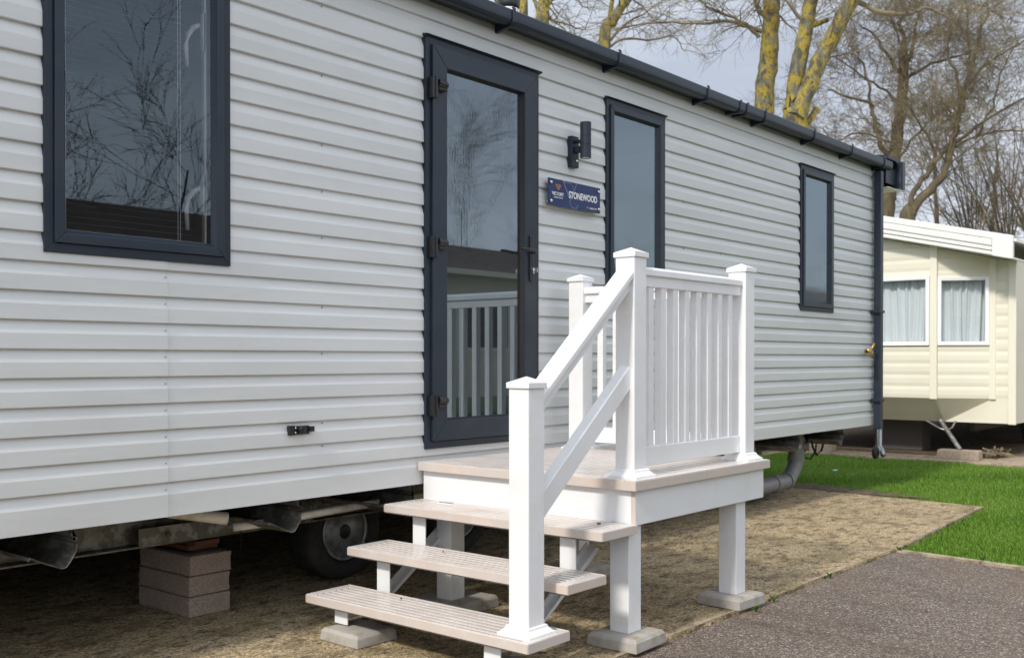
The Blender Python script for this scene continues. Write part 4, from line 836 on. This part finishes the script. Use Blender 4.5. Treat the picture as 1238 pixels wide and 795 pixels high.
# ------------------------------------------------------------ trees
class Tree:
    def __init__(s, seed, mr=.0028): s.mr = mr; s.rr = random.Random(seed); s.tr = MB(); s.cr = MB()
    def tube(s, mb, pts, rad, n):
        vs = mb.v; fs = mb.f; b0 = len(vs); rr = s.rr
        for i, p in enumerate(pts):
            d = pts[min(i+1, len(pts)-1)]-pts[max(i-1, 0)]; d.normalize()
            a = d.cross(Vector((.21, .93, .3))); a.normalize(); b = a.cross(d)
            for k in range(n):
                t = 6.28318*k/n; q = rad[i]*(1 if n < 6 else rr.uniform(.93, 1.09)); vs.append(tuple(p+a*(math.cos(t)*q)+b*(math.sin(t)*q)))
        for i in range(len(pts)-1):
            for k in range(n): fs.append((b0+i*n+k, b0+i*n+(k+1) % n, b0+(i+1)*n+(k+1) % n, b0+(i+1)*n+k)); mb.mi.append(0)
    def limb(s, pts, r0, r1, n=9, trunk=True, sub=4, wob=.03):
        """smooth wobbly limb through given points; returns fine points and radii"""
        P = []; rr = s.rr
        for i in range(len(pts)-1):
            p0 = pts[max(i-1, 0)]; p1 = pts[i]; p2 = pts[i+1]; p3 = pts[min(i+2, len(pts)-1)]
            for j in range(sub):
                t = j/sub; q = .5*((2*p1)+(p2-p0)*t+(2*p0-5*p1+4*p2-p3)*t*t+(3*p1-p0-3*p2+p3)*t*t*t)
                P.append(q+Vector((rr.uniform(-1, 1), rr.uniform(-1, 1), 0))*wob*(1 if 0 < i+j else 0))
        P.append(pts[-1]); Rd = [r0+(r1-r0)*i/(len(P)-1) for i in range(len(P))]
        s.tube(s.tr if trunk else s.cr, P, Rd, n); return P, Rd
    def grow(s, p, d, L, r, lev, maxlev, droop=0.0, spread=.7, seg=4, nb=(3, 5)):
        rr = s.rr; pts = [p.copy()]; dd = d.normalized(); st = L/seg
        for i in range(seg):
            dd = (dd+Vector((rr.gauss(0, .16), rr.gauss(0, .16), rr.gauss(0, .12)+droop))).normalized(); pts.append(pts[-1]+dd*st)
        n = 5 if r > .02 else (4 if r > .008 else 3); re = r*.55 if lev < maxlev else r*.4
        s.tube(s.cr, pts, [r+(re-r)*i/seg for i in range(seg+1)], n)
        if lev >= maxlev: return
        k = rr.randint(*nb)
        for j in range(k):
            t = rr.uniform(.15, 1) if j else 1; i = min(seg-1, int(t*seg)); q = pts[i].lerp(pts[i+1], t*seg-i) if i < seg else pts[-1]
            ax = Vector((rr.gauss(0, 1), rr.gauss(0, 1), rr.gauss(0, .8))).normalized(); nd = (dd+ax*spread*rr.uniform(.6, 1.2)).normalized()
            s.grow(q, nd, L*rr.uniform(.5, .78), max(s.mr, re*rr.uniform(.65, .95)), lev+1, maxlev, droop, spread, max(3, seg-1) if lev < 2 else 3, nb)
    def along(s, P, Rd, count, L, lev, maxlev, t0=.2, t1=1, droop=0, spread=.7, up=.3, rmul=.4, nb=(3, 5)):
        rr = s.rr
        for j in range(count):
            t = t0+(t1-t0)*(j+rr.random())/count; i = min(len(P)-2, int(t*(len(P)-1))); q = P[i].lerp(P[i+1], t*(len(P)-1)-i)
            d = (P[i+1]-P[i]).normalized(); ax = Vector((rr.gauss(0, 1), rr.gauss(0, 1), rr.gauss(0, .5)+up)).normalized()
            s.grow(q, (d*.5+ax).normalized(), L*rr.uniform(.6, 1.15), max(.0065, Rd[i]*rmul*rr.uniform(.5, 1)), lev, maxlev, droop, spread, 4, nb)
    def build(s, name, label, cat, base, mt, mc, group=None):
        o = thing(name, label, cat, base, group); a = s.tr.build('trunk', mt, o, dz=0, smooth=True)
        if s.cr.v: s.cr.build('crown', mc, o, dz=0, smooth=True)
        return o
def A(l, dep): return [at(x, y, dep+(q[0] if q else 0)) for x, y, *q in l]
GR = 'bare trees beyond the caravans'
def down(l, dep):            # continue a visible trunk straight down to the ground
    p = at(l[0][0], l[0][1], dep); return [Vector((p.x, p.y, -.1)), Vector((p.x, p.y, p.z*.5))]
# lichened ash A
T = Tree(11); d0 = 16.0
pa = down([(922, 128)], d0)+A([(924, 128), (929, 80), (931, 40), (933, 0), (936, -60), (944, -150)], d0)
P, Q = T.limb(pa, .165, .11, 12, wob=.012, sub=6)
for l, r0, n in (([(921, 38), (900, 31), (878, 26), (850, 29), (800, 27), (757, 32)], .035, 26), ([(917, 46), (902, 30), (880, 18), (855, 8), (835, -8)], .035, 18),
                 ([(926, 20), (915, 8), (905, -20), (880, -60)], .05, 8), ([(940, 15), (952, 30), (962, 38)], .02, 3)):
    p_, q_ = T.limb(A(l, d0), r0, r0*.25, 6, trunk=False, wob=.025); T.along(p_, q_, n, .55, 2, 4, .15, 1, droop=-.05, rmul=.45, spread=.8)
T.along(P, Q, 12, .9, 1, 4, .55, 1, rmul=.12)
T.build('bare_tree', 'bare tree with a thick upright trunk crusted in yellow lichen, behind the gutter', 'tree', (pa[0].x, pa[0].y, 0), 'lichen', 'twig', GR)
# forked lichened tree B
T = Tree(12); d0 = 15.2
pb_ = down([(961, 150)], d0)+A([(962, 150), (958, 125)], d0); P0, Q0 = T.limb(pb_, .20, .17, 12, wob=.01, sub=6)
P1, Q1 = T.limb(A([(958, 140), (963, 90), (972, 45), (980, 0), (990, -70)], d0), .122, .09, 12, wob=.012, sub=6)
P2, Q2 = T.limb(A([(962, 142), (980, 100), (1003, 50), (1030, 0), (1065, -60)], d0-.1), .13, .095, 12, wob=.012, sub=6)
T.limb(A([(978, 32), (990, 28), (1001, 24)], d0), .05, .035, 8, wob=.004); T.limb(A([(966, 150), (978, 146), (985, 136), (988, 130)], d0), .06, .04, 8, wob=.004)
p_, q_ = T.limb(A([(1036, 0), (1060, 14), (1100, 17), (1120, 10), (1150, 24)], d0), .045, .012, 6, trunk=False, wob=.02); T.along(p_, q_, 12, .6, 2, 4, .3, 1, droop=-.04)
p_, q_ = T.limb(A([(975, 30), (960, 15), (948, -5)], d0), .04, .015, 6, trunk=False); T.along(p_, q_, 4, .6, 2, 4)
T.along(P1, Q1, 7, .8, 1, 4, .5, 1, rmul=.15); T.along(P2, Q2, 9, .9, 1, 4, .35, 1, rmul=.14)
T.build('bare_tree', 'bare tree forked low in a V, both stems crusted in yellow lichen', 'tree', (pb_[0].x, pb_[0].y, 0), 'lichen', 'twig', GR)
# C: slim lichened tree further left
T = Tree(13); d0 = 19
pc = down([(733, 60)], d0)+A([(731, 55), (740, 28), (752, 8), (768, -14), (790, -60)], d0); P, Q = T.limb(pc, .14, .05, 9, wob=.01)
p2, q2 = T.limb(A([(737, 30), (739, 10), (742, -20)], d0), .05, .03, 7)
for l, r0, n in (([(736, 50), (752, 34), (775, 18), (798, 3)], .035, 9), ([(735, 58), (755, 47), (790, 48), (815, 44), (828, 62)], .028, 12), ([(745, 36), (770, 30), (810, 27)], .022, 8)):
    p_, q_ = T.limb(A(l, d0), r0, .008, 6, trunk=False, wob=.03); T.along(p_, q_, n, .6, 2, 4, .2, 1, droop=-.03)
T.along(P, Q, 8, .8, 1, 4, .5, 1, rmul=.3)
T.build('bare_tree', 'slim leaning bare tree with yellow lichen, over the middle of the gutter', 'tree', (pc[0].x, pc[0].y, 0), 'lichen', 'twig', GR)
# D: over the door
T = Tree(14); d0 = 18
pd_ = down([(656, 26)], d0)+A([(656, 26), (657, 10), (661, -20), (668, -60)], d0); P, Q = T.limb(pd_, .15, .07, 9, wob=.01)
T.limb(A([(655, 20), (649, 8), (643, -5)], d0), .045, .03, 7); p_, q_ = T.limb(A([(659, 12), (668, 0), (678, -15)], d0), .05, .03, 7); T.along(p_, q_, 5, .7, 1, 4)
for l in ([(660, 22), (685, 30), (705, 36), (710, 28)], [(663, 2), (690, -6), (706, 8), (715, 12)], [(664, 20), (680, 34), (700, 46)]):
    p_, q_ = T.limb(A(l, d0), .018, .006, 5, trunk=False, wob=.03); T.along(p_, q_, 8, .5, 2, 4, .2, 1, droop=-.04)
T.build('bare_tree', 'bare tree rising above the gutter just right of the flue', 'tree', (pd_[0].x, pd_[0].y, 0), 'lichen', 'twig', GR)
T = Tree(15); d0 = 17
pe = down([(633, 16)], d0)+A([(633, 16), (632, 0), (630, -40)], d0); P, Q = T.limb(pe, .09, .05, 8, wob=.006); p_, q_ = T.limb(A([(601, 4), (600, -10)], d0), .03, .02, 6)
T.along(P, Q, 4, .5, 2, 4, .7, 1)
T.build('bare_tree', 'thin bare stem standing close beside the flue', 'tree', (pe[0].x, pe[0].y, 0), 'lichen', 'twig', GR)
# E: grey brown crown tree behind the downpipe
T = Tree(16, .0042); d0 = 25
p = at(1073, 262, d0); pf_ = [Vector((p.x, p.y, -.1)), Vector((p.x, p.y, 1.8))]+A([(1073, 262), (1075, 235), (1080, 200), (1085, 160), (1089, 125), (1092, 95), (1092, 60)], d0)
P, Q = T.limb(pf_, .20, .11, 10, wob=.02)
for l, r0, n, L in (([(1079, 205), (1062, 165), (1052, 128), (1030, 118), (1000, 108)], .10, 12, 1.0), ([(1090, 95), (1075, 70), (1058, 45), (1040, 30)], .08, 10, 1.0), ([(1092, 90), (1104, 60), (1108, 25), (1120, -10)], .08, 10, 1.0),
                    ([(1091, 100), (1120, 80), (1150, 70), (1180, 60)], .06, 10, 1.0), ([(1088, 125), (1070, 110), (1040, 90), (1010, 70)], .05, 9, .9), ([(1092, 60), (1090, 30), (1092, -10)], .09, 9, 1.0),
                    ([(1053, 130), (1050, 100), (1040, 70), (1025, 55)], .05, 7, .9), ([(1076, 225), (1090, 190), (1120, 150), (1160, 120)], .06, 10, .9), ([(1100, 75), (1085, 40), (1075, 5)], .05, 7, .9), ([(1083, 175), (1040, 160), (1010, 170), (995, 155)], .035, 8, .8)):
    p_, q_ = T.limb(A(l, d0), r0*.75, .015, 7, trunk=True, wob=.05); T.along(p_, q_, int(n*1.3), L*1.05, 1, 4, .12, 1, rmul=.30, spread=.8, nb=(4, 5))
T.build('bare_tree', 'tall brown bare tree with a wide twiggy crown rising just right of the gutter end', 'tree', (pf_[0].x, pf_[0].y, 0), 'bark', 'twig', GR)
# F: leaning tree over the cream caravan
T = Tree(17, .004); d0 = 23
p = at(1097, 272, d0); pg = [Vector((p.x, p.y, -.1)), Vector((p.x, p.y, 1.8))]+A([(1097, 272), (1101, 255)], d0); T.limb(pg, .20, .17, 10, wob=.01)
for l, r0, r1, n in (([(1100, 258), (1118, 235), (1140, 212), (1150, 180), (1158, 150), (1165, 110), (1180, 60), (1195, 10)], .14, .05, 14), ([(1100, 258), (1106, 230), (1124, 205), (1140, 185), (1165, 165), (1200, 140), (1240, 118)], .09, .03, 14),
                     ([(1122, 208), (1128, 185), (1120, 160), (1105, 140), (1100, 110)], .05, .02, 10), ([(1150, 180), (1180, 165), (1215, 158), (1250, 160)], .05, .02, 10), ([(1160, 135), (1158, 95), (1145, 60), (1150, 20)], .05, .02, 10),
                     ([(1165, 110), (1190, 80), (1220, 60), (1250, 40)], .05, .02, 10), ([(1172, 85), (1170, 40), (1165, -5)], .05, .02, 8), ([(1180, 165), (1200, 130), (1210, 90), (1232, 50)], .04, .015, 10)):
    p_, q_ = T.limb(A(l, d0), r0*.78, r1*.6, 8, wob=.04); T.along(p_, q_, int(n*1.25), 1.0, 1, 4, .2, 1, rmul=.30, spread=.8, nb=(4, 5))
T.build('bare_tree', 'bare tree leaning right above the white roof edge of the cream caravan', 'tree', (pg[0].x, pg[0].y, 0), 'bark', 'twig', GR)
# willow-like thicket stems right
for k, (bx, n, lab, sd_) in enumerate(((1175, 13, 'fan of thin upright willow stems behind the middle of the cream roof', 21), (1215, 17, 'dense fan of thin reddish willow stems at the right picture edge', 22), (1255, 15, 'fan of willow stems partly outside the right picture edge', 23))):
    T = Tree(sd_, .005); d0 = 28+k
    p = at(bx, 300, d0); base = Vector((p.x, p.y, -.1))
    for i in range(n):
        f = (i+.5)/n-.5; bx2 = bx+f*20; tx = bx+f*130-25; ty = 190-T.rr.uniform(0, 70)+abs(f)*60
        l = [(bx2, 300), (bx2+(tx-bx2)*.35, 300-(300-ty)*.45), (tx, ty)]
        pts = [base+Vector((T.rr.uniform(-.2, .2), T.rr.uniform(-.2, .2), 0)), at(l[0][0], 330, d0)]+A(l, d0)
        p_, q_ = T.limb(pts, .035, .008, 5, wob=.02); T.along(p_, q_, 7, .75, 2, 4, .45, 1, rmul=.5, up=.8, spread=.45, nb=(2, 4))
    T.build('willow_bush', lab, 'bush', (base.x, base.y, 0), 'bark', 'twig2', 'willow stems beyond the cream caravan')
# more distant trees filling the gaps
for k, (x, y0, dep, h, lab) in enumerate(((1010, 210, 34, 9, 'distant bare tree showing between the lichened trunks and the gutter end'), (1135, 240, 38, 11, 'distant bare tree between the two brown crowns'), (1205, 250, 36, 10, 'distant bare tree behind the willow stems on the right'), (1262, 260, 34, 10, 'distant bare tree rising from outside the right picture edge'))):
    T = Tree(40+k, .0055); b = at(x, y0, dep); b.z = -.1; pts = [b, b+Vector((.1, 0, h*.35)), b+Vector((-.1, .1, h*.6)), b+Vector((0, 0, h*.85))]
    P, Q = T.limb(pts, .15, .04, 8, wob=.08); T.along(P, Q, 8, h*.24, 0, 4, .25, 1, rmul=.32, spread=.75, up=.5, nb=(3, 5))
    T.build('bare_tree', lab, 'tree', (b.x, b.y, 0), 'bark', 'twig2', GR)
# trees across the drive, mirrored in the glazing
for k, (x, y, h, lab) in enumerate(((8.9, -15, 6.6, 'dark bare tree across the drive, mirrored low in the big window'), (12.2, -16, 8.5, 'bare tree across the drive, mirrored at the right of the big window'), (18.5, -14.5, 9, 'bare tree across the drive, mirrored in the left of the door glass'), (21.5, -16.5, 9, 'bare tree across the drive, mirrored in the right of the door glass'), (28, -15, 8, 'bare tree across the drive, mirrored in the tall frosted window'), (46, -17, 8, 'bare tree farthest along the drive, mirrored in the last window'))):
    T = Tree(60+k, .0055); b = Vector((x, y, -.1)); pts = [b, b+Vector((.1, 0, h*.16)), b+Vector((-.2, .1, h*.36)), b+Vector((.3, 0, h*.62))]
    P, Q = T.limb(pts, .06, .02, 8, wob=.10); T.along(P, Q, 15, h*.27, 0, 3, .2, 1, rmul=.5, spread=.6, up=.8, nb=(3, 4))
    T.build('bare_tree', lab, 'tree', (b.x, b.y, 0), 'twigd', 'twigd', 'bare trees across the drive')

# ------------------------------------------------------------ small litter
def leafm(name, x, y, z, sz, m, label, cat):
    b = MB(); a = rnd(0, 6.28); q = []
    for i in range(7): t = i/7*6.283; q.append((x+sz*math.cos(t+a)*(1 if i % 2 else .7), y+sz*.6*math.sin(t+a), z+.004+rnd(0, .008)))
    b.add(q, [tuple(range(7))]); o = b.build(name, m, origin=(x, y, z), dz=0); sm = o.modifiers.new('solid', 'SOLIDIFY'); sm.thickness = .0008; tag(o, label, cat); return o
leafm('dead_leaf', 3.40, -1.13, G-.2, .014, 'leaf', 'small curled brown leaf on the top tread beside the middle post', 'leaf')
leafm('dead_leaf', 2.99, -.42, G-.534, .008, 'leaf', 'tiny dark leaf scrap on the lowest tread', 'leaf')
leafm('dead_leaf', 3.20, -.46, G-.366, .006, 'leaf', 'tiny dark leaf scrap on the middle tread', 'leaf')
leafm('dark_scrap', 4.45, -.62, .002, .028, 'black', 'small black scrap lying on the concrete behind the near deck leg', 'litter')
leafm('litter_scrap', 10.25, .75, .02, .05, 'cyan', 'small turquoise piece of litter on the grass', 'litter')
def weed(x, y, n, label):
    b = MB()
    for i in range(n):
        a = rnd(0, 6.28); h = rnd(.012, .03); dx, dy = math.cos(a), math.sin(a)
        b.add([(x-dy*.003, y+dx*.003, -.01), (x+dy*.003, y-dx*.003, -.01), (x+dx*h*.5+dy*.004, y+dy*h*.5-dx*.004, h*.7), (x+dx*h, y+dy*h, h*.8), (x+dx*h*.5-dy*.004, y+dy*h*.5+dx*.004, h*.7)], [(0, 1, 2, 3, 4)])
    o = b.build('weed', 'weed', origin=(x, y, 0), dz=0); tag(o, label, 'weed')
weed(4.42, -1.30, 9, 'small green weed at the corner of the far deck pad'); weed(4.66, -1.275, 7, 'tiny weed in the joint just beyond the far deck pad'); weed(5.35, -1.268, 8, 'weed tuft halfway along the joint between concrete and drive')
weed(6.36, -1.28, 9, 'weed where the concrete, the drive and the lawn meet'); weed(6.38, -1.75, 7, 'weed in the edging between drive and lawn')

# loose grit along the joint and over the base (one mass), pale worn edge of the slab
rr = random.Random(5); gm = MB()
def stone(x, y, z, r):
    b = len(gm.v)
    for dx, dy, dz in ((1, 0, 0), (-.3, .9, 0), (-.8, -.4, 0), (.3, -.9, 0), (0, .1, .8)): gm.v.append((x+dx*r*rr.uniform(.7, 1.2), y+dy*r*rr.uniform(.7, 1.2), z+dz*r*rr.uniform(.5, 1)-(.002 if dz == 0 else 0)))
    for f in ((0, 1, 4), (1, 2, 4), (2, 3, 4), (3, 0, 4)): gm.f.append(tuple(b+i for i in f)); gm.mi.append(0)
for _ in range(2600):
    x = rr.uniform(2.0, 6.4); y = -1.262-abs(rr.gauss(0, .05)); stone(x, y, -.014, rr.uniform(.0015, .005))
for _ in range(2600): stone(rr.uniform(1.5, 8.6), rr.uniform(-1.23, .8), 0, rr.uniform(.0012, .0042))
for _ in range(3500): stone(rr.uniform(2.6, 6.25), rr.uniform(-3.2, -1.3), -.014, rr.uniform(.0012, .0035))
g_ = gm.build('grit', 'gritm', dz=0) if 'gritm' in M else None
tag(g_, 'loose grit and crumbs scattered along the joint and over the concrete and tarmac', 'grit', kind='stuff')
ed = MB(); n = 110; xs2 = [2.2+i*(8.62-2.2)/n for i in range(n+1)]
def ey(x): return -1.25 if x < 6.39 else -1.253+.127*(x-6.393)/2.267
inn_ = [(x, ey(x)+.010+.030*max(0, .45+.5*math.sin(x*3.7)+.35*math.sin(x*11.3)+rr.uniform(-.3, .3))) for x in xs2]
vs = [(x, ey(x)+.006, .003) for x in xs2]+[(x, y, .003) for x, y in inn_]
ed.add(vs, [(i, i+1, n+2+i, n+1+i) for i in range(n)]); ground('worn_slab_edge', ed, 'kerb')
for i, (x, y, z, sz) in enumerate(((5.6, -.9, .003, .016), (7.2, -.5, .003, .018), (4.95, -1.9, -.010, .014))): leafm('dead_leaf', x, y, z, sz, 'leaf', ('small brown leaf lying flat on the sunlit concrete beyond the far deck leg', 'dry leaf far out on the concrete base near the lawn', 'brown leaf fragment on the tarmac drive')[i], 'leaf')
